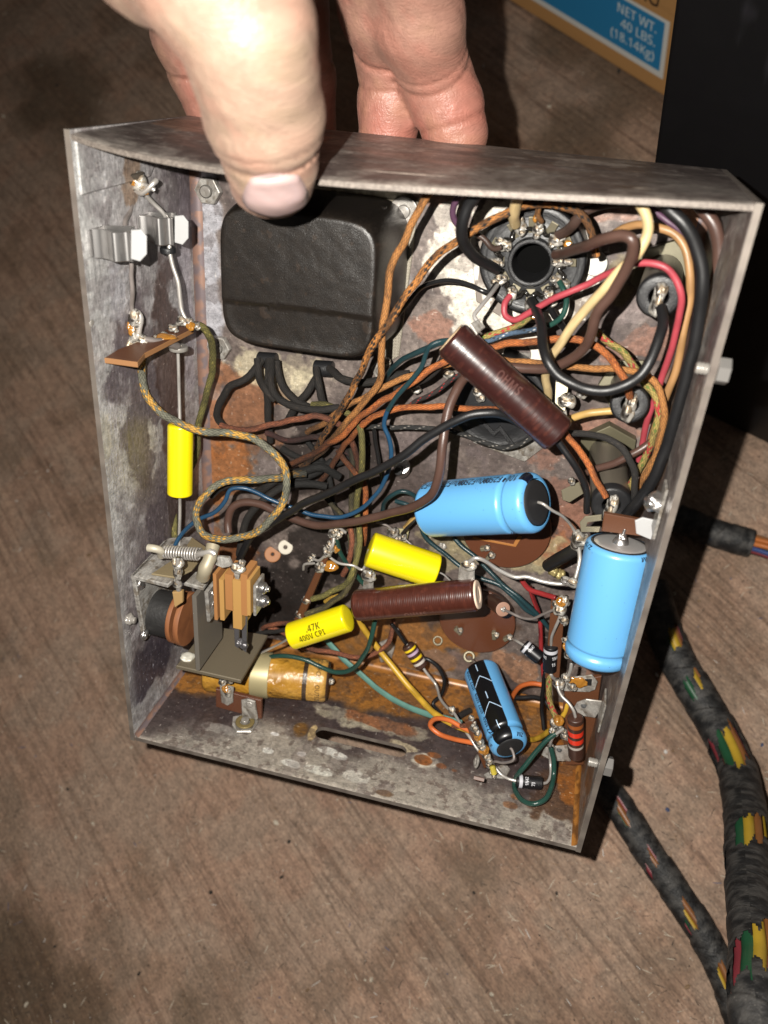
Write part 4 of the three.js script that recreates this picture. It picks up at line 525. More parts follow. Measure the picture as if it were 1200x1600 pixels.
{ // strip above the upright blue capacitor
  const q = [[944, 798], [1020, 812], [1018, 836], [940, 826]].map(([x, y]) => P(x, y, 38)), m = piece('terminal_strip', plate(q, 1.6, Z1, 0.2), paxolinM, 'short brown terminal strip behind the top of the upright blue capacitor');
  part('bracket', plate([P(992, 812, 44), P(1004, 807, 44), P(1026, 812, 44), P(1026, 828, 44), P(1018, 842, 44), P(994, 832, 44)], 0.8, Z1, 0.2), std(new THREE.Color().setRGB(.42, .42, .42), .5, .2), m);
  const w = PX(1030, 790, W - T - .9); part('bracket', plate([V3(W - T - .9, w.y + 6, w.z - 3), V3(W - T - .9, w.y + 6, w.z + 3), V3(W - T - .9, w.y - 8, w.z + 3), V3(W - T - .9, w.y - 8, w.z - 4)], 0.8, V3(1, 0, 0), 0.2), zincM, m); part('screw', merged([blob(V3(W - T - 2.2, w.y + 0.5, w.z), 2.5, 4, 1, 1, 1), rod(V3(W - T, w.y + .5, w.z), V3(W - T - 3.4, w.y + .5, w.z), 2, 18)]), nickelM, m);
  const lugp = [[906, 815], [914, 806], [940, 803], [940, 812], [918, 815], [916, 822], [938, 822], [936, 830], [908, 830]].map(([x, y]) => P(x, y, 37)); part('lug', plate(lugp, 0.6, Z1, 0.12), tanLugM, m);
}
{ // centre right junctions along the hidden strip
  const m = piece('terminal_strip', plate([P(862, 930, 28), P(884, 930, 28), P(874, 1060, 28), P(852, 1056, 28)], 1.4, Z1, 0.15), paxolinM, 'narrow terminal strip with amber soldered joints left of the upright blue capacitor');
  [[906, 842, 33, 2.3], [902, 851, 31, 1.8], [880, 938, 34, 1.9], [874, 952, 34.5, 1.9], [869, 944, 33, 1.2], [880, 968, 33, 1.5], [888, 1022, 34, 1.4], [884, 1000, 33, 1.2]].forEach(([x, y, z, r], i) => part('solder_joint', merged([blob(P(x, y, z), r, i + 21), blob(P(x + 3, y + 4, z - .5), r * .7, i + 51)]), solderM, m)); part('flux_residue', merged([blob(P(876, 940, 34.6), 1.6, 3), blob(P(885, 1010, 33), 1.3, 6)]), fluxM, m);
  part('bare_wire', tube(path([[903, 850, 32], [906, 872, 33], [902, 893, 35], [898, 906, 36]]), 0.6, { lump: .1 }), leadM, m);
  part('sleeve', tube(path([[908, 853, 27], [890, 864, 25], [872, 874, 22], [856, 884, 18]]), 2.0, { sides: 16 }), phy(new THREE.Color().setRGB(.012, .012, .012), .45, 0, { vertexColors: true }), m); part('solder_joint', merged([blob(P(864, 892, 17), 1.6, 2), blob(P(874, 897, 16), 1.5, 6, 1.4, 1, 1)]), std(new THREE.Color().setRGB(.3, .24, .1), .4, .4), m);
}
{ // small strip in the middle behind the yellow capacitor, with tangled joints
  const m = piece('terminal_strip', plate([P(524, 828, 22), P(531, 832, 22), P(478, 962, 22), P(466, 958, 22)], 5, Z1, 0.2), paxolinM, 'narrow brown terminal strip standing left of the centre yellow capacitor');
  [[521, 832, 27.5, 1.6], [512, 862, 27, 1.9], [500, 886, 26.5, 1.8], [480, 938, 26, 1.6], [468, 960, 26, 1.4], [516, 850, 27, 1.3], [486, 872, 25, 1.1], [530, 836, 27, 1.2]].forEach(([x, y, z, r], i) => part('solder_joint', merged([blob(P(x, y, z), r * .9, i + 5), blob(P(x + 4, y - 4, z), r * .7, i + 25), blob(P(x - 3, y + 4, z), r * .6, i + 45)]), solderM, m)); part('flux_residue', merged([blob(P(511, 884, 25), 2.8, 3, 1.2, .7, .6), blob(P(524, 856, 25), 1.6, 5)]), fluxM, m);
  for (const q of [[[487, 872, 25], [498, 876, 27], [508, 868, 28]], [[492, 880, 25], [476, 882, 24], [474, 890, 23]], [[514, 836, 27], [519, 826, 28], [528, 824, 28], [540, 832, 27]]]) part('bare_wire', tube(path(q), 0.45, { lump: .1 }), leadM, m);
  part('bare_wire', tube(path([[522, 838, 27], [520, 852, 28], [514, 862, 28]]), .5, { lump: .1 }), leadM, m);
}
{ // joint behind the centre yellow capacitor
  const m = piece('terminal_lug', plate([P(606, 824, 5), P(640, 826, 5), P(636, 846, 5), P(610, 846, 5)], 0.8, Z1, 0.15), std(new THREE.Color().setRGB(.45, .4, .22), .5, .3), 'brass lug plate above the centre yellow capacitor');
  [[614, 832, 10, 1.8], [622, 842, 9, 1.6], [630, 838, 9, 1.2]].forEach(([x, y, z, r], i) => part('solder_joint', merged([blob(P(x, y, z), r, i + 5)]), solderM, m)); part('bare_wire', tube(path([[630, 840, 9], [648, 856, 10], [664, 872, 10]]), .4), darkLeadM, m); part('bare_wire', tube(path([[620, 836, 10], [606, 822, 11], [588, 816, 12]]), .4), darkLeadM, m);
}
{ // foot bracket with eyelet on the bottom wall
  const Y = T, q = (x, y, dy = 0) => PY(x, y, Y + dy);
  const base = P(395, 1095, 30), m = piece('terminal_strip', plate([P(340, 1072, 40), P(411, 1090, 40), P(411, 1119, 40), P(340, 1100, 40)], 1.6, Z1, 0.2), brownDiscM, 'small dark brown terminal strip on a metal foot at the lower left'); void base;
  part('lug', plate([P(344, 1068, 41.7), P(366, 1072, 41.7), P(365, 1096, 41.7), P(357, 1101, 41.7), P(347, 1096, 41.7)], 0.7, Z1, 0.2), zincM, m); part('solder_joint', merged([blob(P(356, 1082, 42.6), 1.5, 2, 1, 1.4, .7), blob(P(348, 1066, 42), 1.3, 5), blob(P(360, 1064, 42), 1.1, 8)]), solderM, m); part('bare_wire', tube(path([[350, 1064, 42], [360, 1058, 42.5], [372, 1062, 42]]), .5), leadM, m); part('flux_residue', merged([blob(P(352, 1076, 42.4), 1.4, 3)]), fluxM, m);
  const c = q(383, 1132, 0.05); part('foot', plate([q(364, 1122, 0.05), q(396, 1116, 0.05), q(404, 1130, 0.05), q(392, 1146, 0.05), q(370, 1146, 0.05), q(362, 1136, 0.05)], 0.9, V3(0, 1, 0), 0.2), zincM, m);
  part('upright', plate([P(378, 1092, 41.8), P(388, 1090, 41.8), P(400, 1094, 41.8), P(404, 1122, 41.8), P(378, 1121, 41.8)], 0.9, Z1, 0.25), zincM, m); part('rivet', merged([blob(P(389, 1101, 42.8), 1.3, 3, 1, 1, .5)]), zincM, m); part('eyelet', merged([tubeRing(c.clone().add(V3(0, .9, 0)), c.clone().add(V3(0, 1.7, 0)), 3.3, 1.7)]), std(new THREE.Color().setRGB(.2, .15, .06), .5, .4), m); part('screw', merged([rod(c.clone().add(V3(0, .9, 0)), c.clone().add(V3(0, 2.6, 0)), 1.4, 16)]), zincM, m);
}
{ // strip at the lower right with lead joints
  const Y = T, m = piece('terminal_strip', plate([PY(741, 1212, T + .4), PY(757, 1216, T + .4), PY(757, 1216, T + 11), PY(741, 1212, T + 11)], 1.2, V3(0, 0, 1), 0.15), paxolinM, 'upright brown terminal strip left of the lowest diode'); void Y;
  part('foot', plate([PY(756, 1212, T + .06), PY(788, 1194, T + .06), PY(797, 1204, T + .06), PY(790, 1218, T + .06), PY(760, 1217, T + .06)], .9, V3(0, 1, 0), .2), zincM, m); part('rivet', merged([blob(PY(744, 1190, T + 5), 2.0, 3, .5, 1.2, 1)]), zincM, m);
  part('strip', plate([P(727, 1124, 41), P(741, 1121, 41), P(771, 1192, 41), P(757, 1196, 41)], 1.4, Z1, .2), paxolinM, m);
  [[742, 1138, 43, 1.5], [749, 1160, 43, 1.6], [760, 1182, 43, 1.6], [764, 1195, 43, 1.3], [768, 1206, 43.5, 1.1], [737, 1122, 42, 1.1]].forEach(([x, y, z, r], i) => part('solder_joint', merged([blob(P(x, y, z), r * .85, i + 8), blob(P(x + 4, y + 7, z), r * .7, i + 18)]), solderM, m)); part('flux_residue', merged([blob(P(746, 1150, 42.6), 1.7, 3, .8, 1.3, .8), blob(P(756, 1172, 42.6), 1.6, 5)]), fluxM, m);
  part('sleeve', tube(path([[769, 1197, 44], [772, 1208, 44]]), 1), phy(new THREE.Color().setRGB(.55, .45, .06), .4, 0, { vertexColors: true }), m);
}
{ // metal can stub in the middle and the tab by the lower yellow wire
  const m = piece('metal_post', rod(P(628, 735, 3), P(628, 728, 12), 2.6, 24), nickelM, 'small shiny metal post in the centre, below the black wire'); part('post_tip', rod(P(625, 733, 12), P(622, 737, 15), 1.4, 18), bakeliteM, m);
  piece('metal_tab', plate([P(592, 1003, 1), P(610, 995, 1), P(618, 1008, 1), P(612, 1030, 1), P(596, 1033, 1), P(590, 1018, 1)], 1.2, Z1, .3), zincM, 'grey metal tab behind the yellow wire');
  piece('eyelet', merged([tubeRing(P(426, 866, 0.1), P(426, 866, 1.2), 3.0, .6)]), std(new THREE.Color().setRGB(.3, .12, .04), .6), 'rust-red eyelet right of the relay'); piece('eyelet', merged([tubeRing(P(446, 855, 0.1), P(446, 855, 1.2), 2.7, .7)]), std(new THREE.Color().setRGB(.5, .46, .38), .6), 'pale eyelet right of the relay');
  piece('rivet', merged([blob(P(690, 854, 1), 1.5, 3, 1, 1, .5)]), zincM);
  const lugs = [[604, 566, 10], [650, 608, 6], [700, 585, 5]]; for (const [x, y, z] of lugs) piece('solder_joint', merged([blob(P(x, y, z), 1.8, x, 1, .8, .7)]), solderM);
}
// ---------------------------------------------------------------- fuse clips and upper terminal strip on the left wall
{
  const clip = (x0, y0, x1, y1, tx0, ty0, tx1, ty1, z, lab) => {
    // a spring clip: foot on the wall, bellied band standing out, flared bright lip
    const a = P(x0, y0, z), b = P(x1, y1, z), hgt = Math.abs(a.y - b.y), w = b.x - a.x, cy = (a.y + b.y) / 2, pr = [[0, 0], [0.18, .5], [0.36, .2], [0.5, -.6], [0.62, -1.1], [0.72, -.4], [0.82, .9], [0.92, 1.2], [1, 0.6]];
    const sh = new THREE.Shape(), th = 0.5; const pts = pr.map(([u, v]) => [u * w, v]); sh.moveTo(...pts[0]); sh.splineThru(pts.slice(1).map((p) => new THREE.Vector2(...p))); sh.lineTo(pts[8][0], pts[8][1] + th); sh.splineThru(pts.slice(0, 8).reverse().map((p) => new THREE.Vector2(p[0], p[1] + th)));
    const g = new THREE.ExtrudeGeometry(sh, { depth: hgt - .3, bevelThickness: .15, bevelSize: .12, bevelSegments: 1, curveSegments: 40 }); g.translate(0, 0, .15); g.rotateX(Math.PI / 2); g.scale(1, 1, -1); g.index ? 0 : 0; 
    const p = g.attributes.position; for (let i = 0; i < p.count; i += 3) for (let k = 0; k < 3; k++) { const t = p.getComponent(i + 1, k); p.setComponent(i + 1, k, p.getComponent(i + 2, k)); p.setComponent(i + 2, k, t); } g.computeVertexNormals();
    g.translate(a.x, a.y, z); const m = piece('fuse_clip', MM(g), nickelM, lab);
    const q = (u, v) => P(tx0 + (tx1 - tx0) * u, ty0 + (ty1 - ty0) * v, z + 0.6);
    part('lip', plate([q(0, .02), q(.62, 0.0), q(1, .22), q(1, .78), q(.58, 1), q(0, .92)], .5, Z1, .12), std(new THREE.Color().setRGB(.5, .5, .5), .4, .3), m);
    part('back_band', plate([P(x0 + 8, y0 - 6, z - 6), P(x1 + 6, y0 - 4, z - 6), P(x1 + 6, y1 - 6, z - 6), P(x0 + 8, y1 - 8, z - 6)], .5, Z1, .12), nickelM, m);
    part('foot', plate([V3(T + .05, cy + hgt * .45, z - 8), V3(T + .05, cy + hgt * .45, z + 1), V3(T + .05, cy - hgt * .45, z + 1), V3(T + .05, cy - hgt * .45, z - 8)], .5, V3(1, 0, 0), .1), nickelM, m);
  };
  const zw = (x, y) => PX(x, y, T + .3).z;
  clip(144, 357, 205, 411, 206, 358, 230, 408, zw(144, 385), 'shiny spring clip nearest the rim of the left wall');
  clip(219, 336, 270, 385, 274, 336, 295, 382, zw(219, 360), 'shiny spring clip set deeper on the left wall, paint speck on it');
  const z1 = 34, z2 = 24;
  { const m = piece('terminal_lug', plate([PX(200, 272, T + .2), PX(212, 266, T + .2), PX(216, 292, T + .2), PX(202, 298, T + .2)].map((p, i) => V3(p.x + (i % 2) * 2, p.y, p.z)), .6, V3(1, 0, 0), .1), darkLug(), 'solder lug high on the left wall holding two wire ends'); part('solder_joint', merged([blob(P(214, 284, z1), 2.2, 3, 1, 1.3, 1), blob(P(222, 296, z1), 1.7, 6, 1.5, .8, 1), blob(P(206, 273, z1), 1.1, 2, 1, 1.5, 1)]), solderM, m); part('flux_residue', merged([blob(P(208, 284, z1 + 1.2), 1.1, 6), blob(P(226, 300, z1 + 1), .9, 9)]), fluxM, m);
    part('bare_wire', tube(path([[206, 292, z1], [222, 302, z1 + 1.6], [240, 286, z1 + 1], [244, 282, z1]]), .7, { lump: .1 }), solderM2(), m); part('bare_wire', tube(path([[222, 286, z1], [232, 292, z1 + 1], [242, 297, z1 + .5]]), .6, { lump: .1 }), solderM2(), m); }
  function darkLug() { return std(new THREE.Color().setRGB(.06, .05, .04), .4, .4); }
  function solderM2() { return leadM; }
  piece('bare_wire', tube(path([[200, 300, z1], [205, 314, z1 + 1], [203, 330, 38], [196, 345, 42], [195, 358, 44], [198, 380, 46], [205, 410, 46], [205, 430, 45], [207, 455, 44], [206, 480, 42], [208, 495, 42]]), .62, { lump: .04 }), darkLeadM, 'dark bent bare wire running down through the nearer spring clip');
  piece('bare_wire', tube(path([[228, 305, z1], [240, 318, z1 - 2], [257, 336, z2 + 6], [264, 360, z2 + 5], [265, 392, z2 + 6], [270, 415, z2 + 6], [278, 440, z2 + 6], [281, 465, z2 + 6], [284, 485, z2 + 6], [291, 500, z2 + 6]]), .62, { lump: .04 }), leadM, 'pale bare wire running down through the deeper spring clip');
  piece('fuse_end', rod(P(262, 386, z2 + 5), P(263, 396, z2 + 5), 2.2, 20), bakeliteM, 'black sleeve end under the deeper spring clip');
}
{ // phenolic strip across the left wall
  const y0 = PX(165, 558, T + 1).y, q = (x, y) => PY(x, y, y0), m = piece('terminal_strip', plate([q(163, 559), q(215, 566), q(226, 552), q(302, 513), q(288, 503), q(226, 530), q(184, 546)], 1.5, V3(0, -1, 0), .12), paxM2(), 'brown terminal strip on the left wall with soldered wire ends');
  [[245, 528, 37, 1.5, .7], [230, 546, 41, 1.6, .8], [186, 553, 46, 1.5, .7], [256, 522, 35, 1.2, .7], [212, 498, 42, 2.4, 1.5], [210, 520, 42, 2.2, 1.4], [206, 540, 43, 2.6, 1], [222, 530, 42, 1.8, 1], [196, 540, 43, 1.6, 1], [212, 556, 43, 2.0, 1.2], [284, 500, 30, 2.0, 1], [295, 502, 30, 1.8, .9], [270, 512, 31, 1.6, .8], [306, 508, 29, 1.5, .8]].forEach(([x, y, z, r, s], i) => part('solder_joint', merged([blob(P(x, y, z), r * .8, i + 4, 1, s, 1), blob(P(x + 4, y + 4, z), r * .55, i + 14)]), solderM, m));
  part('flux_residue', merged([blob(P(216, 553, 44), 2.6, 8, 1.6, .3, 1), blob(P(260, 526, 36), 2.2, 12, 1.5, .3, 1), blob(P(205, 515, 43), 1.5, 3, .8, 1.5, .8), blob(P(213, 548, 44), 1.5, 5), blob(P(298, 510, 31), 1.2, 7)]), fluxM, m);
  part('bare_wire', tube(path([[226, 530, 42], [242, 533, 40], [262, 537, 36], [276, 541, 32]]), 1.1, { lump: .2 }), darkLeadM, m); const e = P(279, 544, 30); part('eyelet', tubeRing(e.clone().add(V3(0, -.7, 0)), e.clone().add(V3(0, .7, 0)), 2.7, .8), zincM, m); part('solder_joint', merged([blob(e, 1.2, 4)]), solderM, m);
  part('bare_wire', tube(path([[206, 505, 42], [204, 492, 42], [212, 486, 42], [219, 494, 42], [218, 512, 42], [214, 528, 42]]), .8, { lump: .12 }), leadM, m);
}
// ---------------------------------------------------------------- relay
{
  const lightM = std(new THREE.Color().setRGB(.72, .72, .71), .45, .18, { roughnessMap: grimeRM, map: metalMap }), darkM = steelM;
  const corner = PX(203, 899, T + 0.6), y0 = corner.y, x0 = T + 0.6;
  const bp = [[203, 899], [234, 905], [232, 968], [214, 1008]];
  const zf = corner.z, yb = PX(213, 1009, x0).y;
  const m = piece('relay', plate([V3(x0, y0, zf), V3(x0, yb, zf - 3), V3(x0, yb, zf - 20), V3(x0, y0, zf - 22)], 1.6, V3(1, 0, 0), .3), lightM, 'open-frame relay on the left wall with coil, spring and layered contact stack'); void bp;
  const Y = (x, y, dy = 0) => PY(x, y, y0 + dy), up = V3(0, 1, 0);
  part('top_plate', plate([Y(204, 899), Y(262, 913), Y(272, 905), Y(272, 893), Y(320, 862), Y(300, 838), Y(262, 840)].map((p) => V3(Math.max(p.x, x0), p.y, p.z)), 1.5, V3(0, -1, 0), .3), lightM, m);
  part('spring_plate', plate([Y(237, 899, .1), Y(275, 905, .1), Y(300, 893, .1), Y(326, 860, .1), Y(300, 842, .1), Y(284, 868, .1)], .7, up, .15), std(new THREE.Color().setRGB(.24, .19, .11), .5, .35), m);
  const cz = zf - 11, cA = P(222, 951, cz), cB = V3(P(290, 962, cz).x, cA.y, cz), L = cB.x - cA.x;
  const coilM = std(0xffffff, .62, 0, { map: tex(128, 128, (u, v) => { const k = 24 + 16 * fbm(u * 20, v * 20, 3); return [k, k * .97, k * .96]; }), bumpMap: fine, bumpScale: .0002 });
  const at = (t) => V3(cA.x + L * t, cA.y, cz), disc = (t0, t1, r, mat, n) => part(n, lathe([[.01, 0], [r - .2, 0], [r, .2], [r, L * (t1 - t0) - .2], [r - .2, L * (t1 - t0)], [.01, L * (t1 - t0)]], at(t0), at(t1), 44), mat, m), flM = std(0xffffff, .6, 0, { map: tex(64, 64, (u, v) => mixc([104, 62, 36], [150, 96, 58], fbm(u * 9, v * 9, 4))) });
  disc(.06, .8, 7.6, coilM, 'coil'); disc(-.06, .05, 8.6, flM, 'coil_flange'); disc(.80, .9, 8.7, flM, 'coil_flange'); disc(.98, 1.1, 9, flM, 'coil_flange');
  for (const [x, y] of [[220, 914], [225, 991]]) { const s = PX(x, y, x0 + 1.6); part('screw', merged([blob(s, 1.7, x, .6, 1, 1)]), nickelM, m); }
  // armature: upright steel leaf, hinged bracket and post
  const xa = P(312, 1000, cz + 6).x, yt = P(304, 925, cz + 8).y; const fr = P(316, 1042, cz + 8);
  part('armature', plate([V3(xa, yt, zf - 1), V3(xa, fr.y, zf - 1), V3(xa, fr.y, zf - 19), V3(xa, yt, zf - 19)], 1.5, V3(1, 0, 0), .25), darkM, m);
  const hy = yt + 1.2, hp = (x, y) => PY(x, y, hy); const h0 = hp(288, 916), h1 = hp(318, 924), h2 = hp(330, 906), h3 = hp(306, 898);
  part('hinge', plate([h0, h1, h2, h3], 1.4, up, .3), lightM, m); const hx = h1.x;
  part('hinge', plate([V3(hx, hy, h1.z), V3(hx, hy - 12, h1.z - 1), V3(hx, hy - 12, h1.z - 7), V3(hx, hy - 5, h1.z - 9), V3(hx, hy, h1.z - 9)], 1.3, V3(1, 0, 0), .3), lightM, m); for (const dy of [3, 7]) part('rivet', merged([blob(V3(hx + 1.4, hy - dy, h1.z - 4), 1.1, dy, .5, 1, 1)]), nickelM, m);
  part('post', merged([tube(path([[317, 902, zf + 1], [321, 888, zf + 2], [328, 872, zf], [333, 852, zf - 3]]), 2.0, { lump: .1, sides: 14 })]), std(new THREE.Color().setRGB(.32, .28, .2), .5, .3, { vertexColors: true }), m);
  part('rust_spot', merged([blob(P(316, 897, zf + 3), 1.2, 4, .8, 1.3, .4)]), std(new THREE.Color().setRGB(.35, .16, .03), .8), m);
  // return spring with its hook and arm
  const sa = P(258, 862, zf - 2), sb = P(312, 866, zf - 2), coil = [], turns = 13; for (let i = 0; i <= turns * 14; i++) { const t = i / (turns * 14), a = t * turns * 2 * Math.PI, c = sa.clone().lerp(sb, t); coil.push(c.add(V3(0, Math.cos(a) * 1.75, Math.sin(a) * 1.75))); }
  part('spring', tube(coil, .33, { step: .35, sides: 6, dirt: .1 }), leadM, m); part('spring_hook', tube(path([[308, 866, zf - 1], [320, 864, zf], [330, 862, zf], [336, 866, zf]]), .9, { lump: .15 }), leadM, m);
  part('hook', tube(path([[252, 868, zf - 2], [250, 860, zf], [240, 857, zf + 1], [232, 856, zf + 1]]), 1.2, { sides: 12 }), std(new THREE.Color().setRGB(.42, .39, .32), .5, .2, { vertexColors: true }), m);
  part('arm', plate([P(330, 866, zf - 4), P(360, 868, zf - 4), P(366, 882, zf - 4), P(346, 890, zf - 2), P(332, 884, zf - 2)], 1.4, Z1, .3), lightM, m);
  // contact stack: alternating phenolic plates along x
  const stackY = P(372, 915, cz).y, plates = [[342, 0.9, 17], [351, 1.2, 15], [360, 2.2, 13], [371, 2.4, 18], [384, 1.8, 15], [393, 1.0, 13]], zt = cz + 5, pm = [std(new THREE.Color().setRGB(.30, .135, .045), .6), std(new THREE.Color().setRGB(.36, .2, .06), .6)];
  plates.forEach(([px, w, hh], i) => { const x = P(px, 925, zt).x, top = P(px, 890, zt).y + (i % 2 ? -1 : 1); part('insulator', plate([V3(x, top, zt + 4), V3(x, top - hh, zt + 4), V3(x, top - hh, zt - 4), V3(x, top, zt - 4)], w * 1.25, V3(1, 0, 0), .15), pm[i % 2], m); });
  const ex = P(402, 925, zt).x, ey = P(402, 905, zt).y; part('clamp_plate', plate([V3(ex, ey, zt + 3.5), V3(ex, ey - 11, zt + 3.5), V3(ex, ey - 11, zt - 3.5), V3(ex, ey, zt - 3.5)], 1, V3(1, 0, 0), .2), lightM, m);
  for (const dy of [2.8, 7.6]) { const s = V3(ex + 1, ey - dy, zt); part('screw', merged([rod(s, s.clone().add(V3(1.6, 0, 0)), 1.9, 20), blob(s.clone().add(V3(1.6, 0, 0)), 1.7, dy, .5, 1, 1), rod(s, s.clone().add(V3(3, 0, 0)), .9, 12)]), nickelM, m); }
  const bladeM = std(new THREE.Color().setRGB(.10, .095, .1), .4, .5); for (const [px0, px1, yb2] of [[366, 374, 1012], [378, 386, 1018]]) part('contact_blade', plate([P(px0, 955, zt), P(px1 + 2, 955, zt), P(px1, yb2, zt + 2), P(px0 + 2, yb2 - 4, zt + 2)], .8, Z1, .15), bladeM, m);
  part('contact', merged([blob(P(374, 1004, zt + 3), 1.2, 4), blob(P(382, 1008, zt + 3), 1.3, 8)]), bladeM, m); part('lug', plate([P(364, 886, zt + 2), P(378, 884, zt + 2), P(374, 908, zt + 3), P(370, 908, zt + 3)], .6, Z1, .12), zincM, m); part('solder_joint', merged([blob(P(370, 888, zt + 3.4), 1.8, 3, 1.3, 1, .8), blob(P(378, 880, zt + 3), 1.1, 6)]), solderM, m);
  // base plate
  const yp = P(320, 1045, cz + 6).y, B = (x, y) => PY(x, y, yp); part('base_plate', plate([B(275, 1040), B(376, 1063), B(418, 992), B(345, 980), B(305, 1002)], 1.5, V3(0, -1, 0), .25), std(0xffffff, .55, .25, { map: tex(128, 128, (u, v) => mixc([84, 76, 62], [122, 112, 94], fbm(u * 9, v * 9, 4))) }), m);
  part('rivet', merged([blob(PY(292, 1026, yp + .4), 2.2, 4, 1, .4, 1)]), std(new THREE.Color().setRGB(.6, .58, .5), .5, .3), m);
  part('coil_tab', plate([P(272, 922, zf), P(288, 920, zf), P(288, 938, zf), P(276, 946, zf)], 1.5, Z1, .3), std(new THREE.Color().setRGB(.32, .2, .08), .6), m); part('solder_joint', merged([blob(P(277, 880, zf + 2), 1.8, 3, 1, 1.2, 1), blob(P(278, 896, zf + 2), 1.3, 6, 1, 1.8, 1), blob(P(277, 912, zf + 1.5), 1.1, 9, 1, 1.5, 1)]), solderM, m); part('bare_wire', tube(path([[278, 872, zf + 3], [277, 890, zf + 2.5], [278, 905, zf + 2], [279, 922, zf + 1.5]]), .7, { lump: .15 }), leadM, m);
}
// ---------------------------------------------------------------- wires
// braided cloth cover: two families of strands, some of them tracers
function clothMat(base, tracers = [], wear = 0.35) {
  const K = 8, S = 96, cols = [[], []]; for (let d = 0; d < 2; d++) for (let i = 0; i < K; i++) { cols[d][i] = base; } for (const [d, i, c] of tracers) cols[d][i] = c;
  const at = (u, v) => { const a = (u + v) * K, b = (u - v) * K, ia = ((Math.floor(a) % K) + K) % K, ib = ((Math.floor(b) % K) + K) % K, over = (Math.floor(a) + Math.floor(b)) & 1, f = over ? a - Math.floor(a) : b - Math.floor(b), c = over ? cols[0][ia] : cols[1][ib]; return [c, Math.sin(f * Math.PI)]; };
  const map = tex(S, S, (u, v) => { const [c, h] = at(u, v), k = 0.62 + 0.38 * h + 0.2 * (vn(u * 90, v * 90) - 0.5) - wear * 0.4 * sst(.6, .8, fbm(u * 5, v * 5, 3)); return [c[0] * k, c[1] * k, c[2] * k]; });
  const bump = tex(S, S, (u, v) => { const h = 255 * at(u, v)[1]; return [h, h, h]; }, false);
  for (const t of [map, bump]) t.repeat.set(1, 0.5);
  return std(0xffffff, 0.85, 0, { map, bumpMap: bump, bumpScale: 0.00012, vertexColors: true });
}
const rub = (r, g, b, rough = 0.38) => phy(new THREE.Color().setRGB(r, g, b), rough, 0, { vertexColors: true, bumpMap: fine, bumpScale: 0.00004 });
const WM = {
  blackRubber: rub(.008, .008, .009, .42), blackShiny: phy(new THREE.Color().setRGB(.012, .012, .013), .3, 0, { vertexColors: true, clearcoat: .5, clearcoatRoughness: .3 }),
  brown: rub(.068, .037, .029, .36), darkBrown: rub(.05, .03, .024, .42), tan: rub(.30, .165, .07, .4), cream: rub(.5, .38, .2, .4), creamDirty: rub(.42, .27, .09, .45), pink: rub(.31, .045, .06, .42), red: rub(.24, .02, .022, .42), purple: rub(.085, .04, .075, .45),
  yellow: rub(.48, .29, .03, .36), orange: rub(.5, .12, .03, .4), teal: rub(.10, .23, .20, .6), tealDark: rub(.012, .035, .042, .3), green: rub(.014, .05, .04, .28), blue: rub(.013, .05, .105, .3), 
  clothOrange: clothMat([168, 94, 42], [[0, 2, [146, 74, 34]], [1, 5, [182, 108, 54]]]), clothOchre: clothMat([160, 108, 56], [[1, 2, [142, 92, 46]]]), clothRust: clothMat([128, 74, 50], [[0, 1, [104, 58, 40]], [0, 5, [150, 90, 60]]]), clothStained: clothMat([166, 108, 50], [[0, 1, [30, 26, 22]], [0, 2, [40, 32, 26]], [0, 6, [34, 28, 24]]], .8),
  clothOlive: clothMat([104, 98, 50], [[0, 3, [134, 124, 64]]]), clothOliveDark: clothMat([80, 72, 44], [[1, 1, [104, 94, 58]]]), clothBlack: clothMat([32, 29, 27], [[0, 2, [50, 45, 40]]]), clothTar: clothMat([26, 21, 17], [[0, 2, [40, 33, 27]]]), clothBW: clothMat([38, 38, 38], [[0, 1, [128, 124, 118]], [0, 5, [120, 116, 112]]]),
  clothGreyYellow: clothMat([108, 108, 94], [[0, 0, [184, 142, 66]], [0, 1, [188, 146, 70]], [0, 2, [180, 138, 62]], [1, 4, [182, 140, 66]], [1, 5, [178, 136, 62]], [0, 3, [174, 132, 60]]]), clothTri: clothMat([150, 132, 72], [[0, 0, [168, 46, 44]], [0, 1, [172, 50, 46]], [0, 4, [92, 112, 46]], [1, 3, [160, 60, 50]]]), clothMaroon: clothMat([86, 46, 40], [[0, 3, [112, 58, 48]]]), clothRedBlack: clothMat([46, 38, 36], [[0, 1, [160, 40, 38]], [0, 5, [150, 40, 36]]]), clothYellow: clothMat([176, 140, 46], []), clothBlueW: clothMat([70, 92, 116], [[0, 2, [196, 200, 204]], [1, 3, [40, 44, 50]]]),
};
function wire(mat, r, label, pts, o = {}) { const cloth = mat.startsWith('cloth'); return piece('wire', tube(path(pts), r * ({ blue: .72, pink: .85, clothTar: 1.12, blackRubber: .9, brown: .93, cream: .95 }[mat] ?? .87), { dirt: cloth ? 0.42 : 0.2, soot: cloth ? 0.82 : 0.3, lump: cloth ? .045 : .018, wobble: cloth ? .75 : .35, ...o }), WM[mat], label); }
const K = 8;
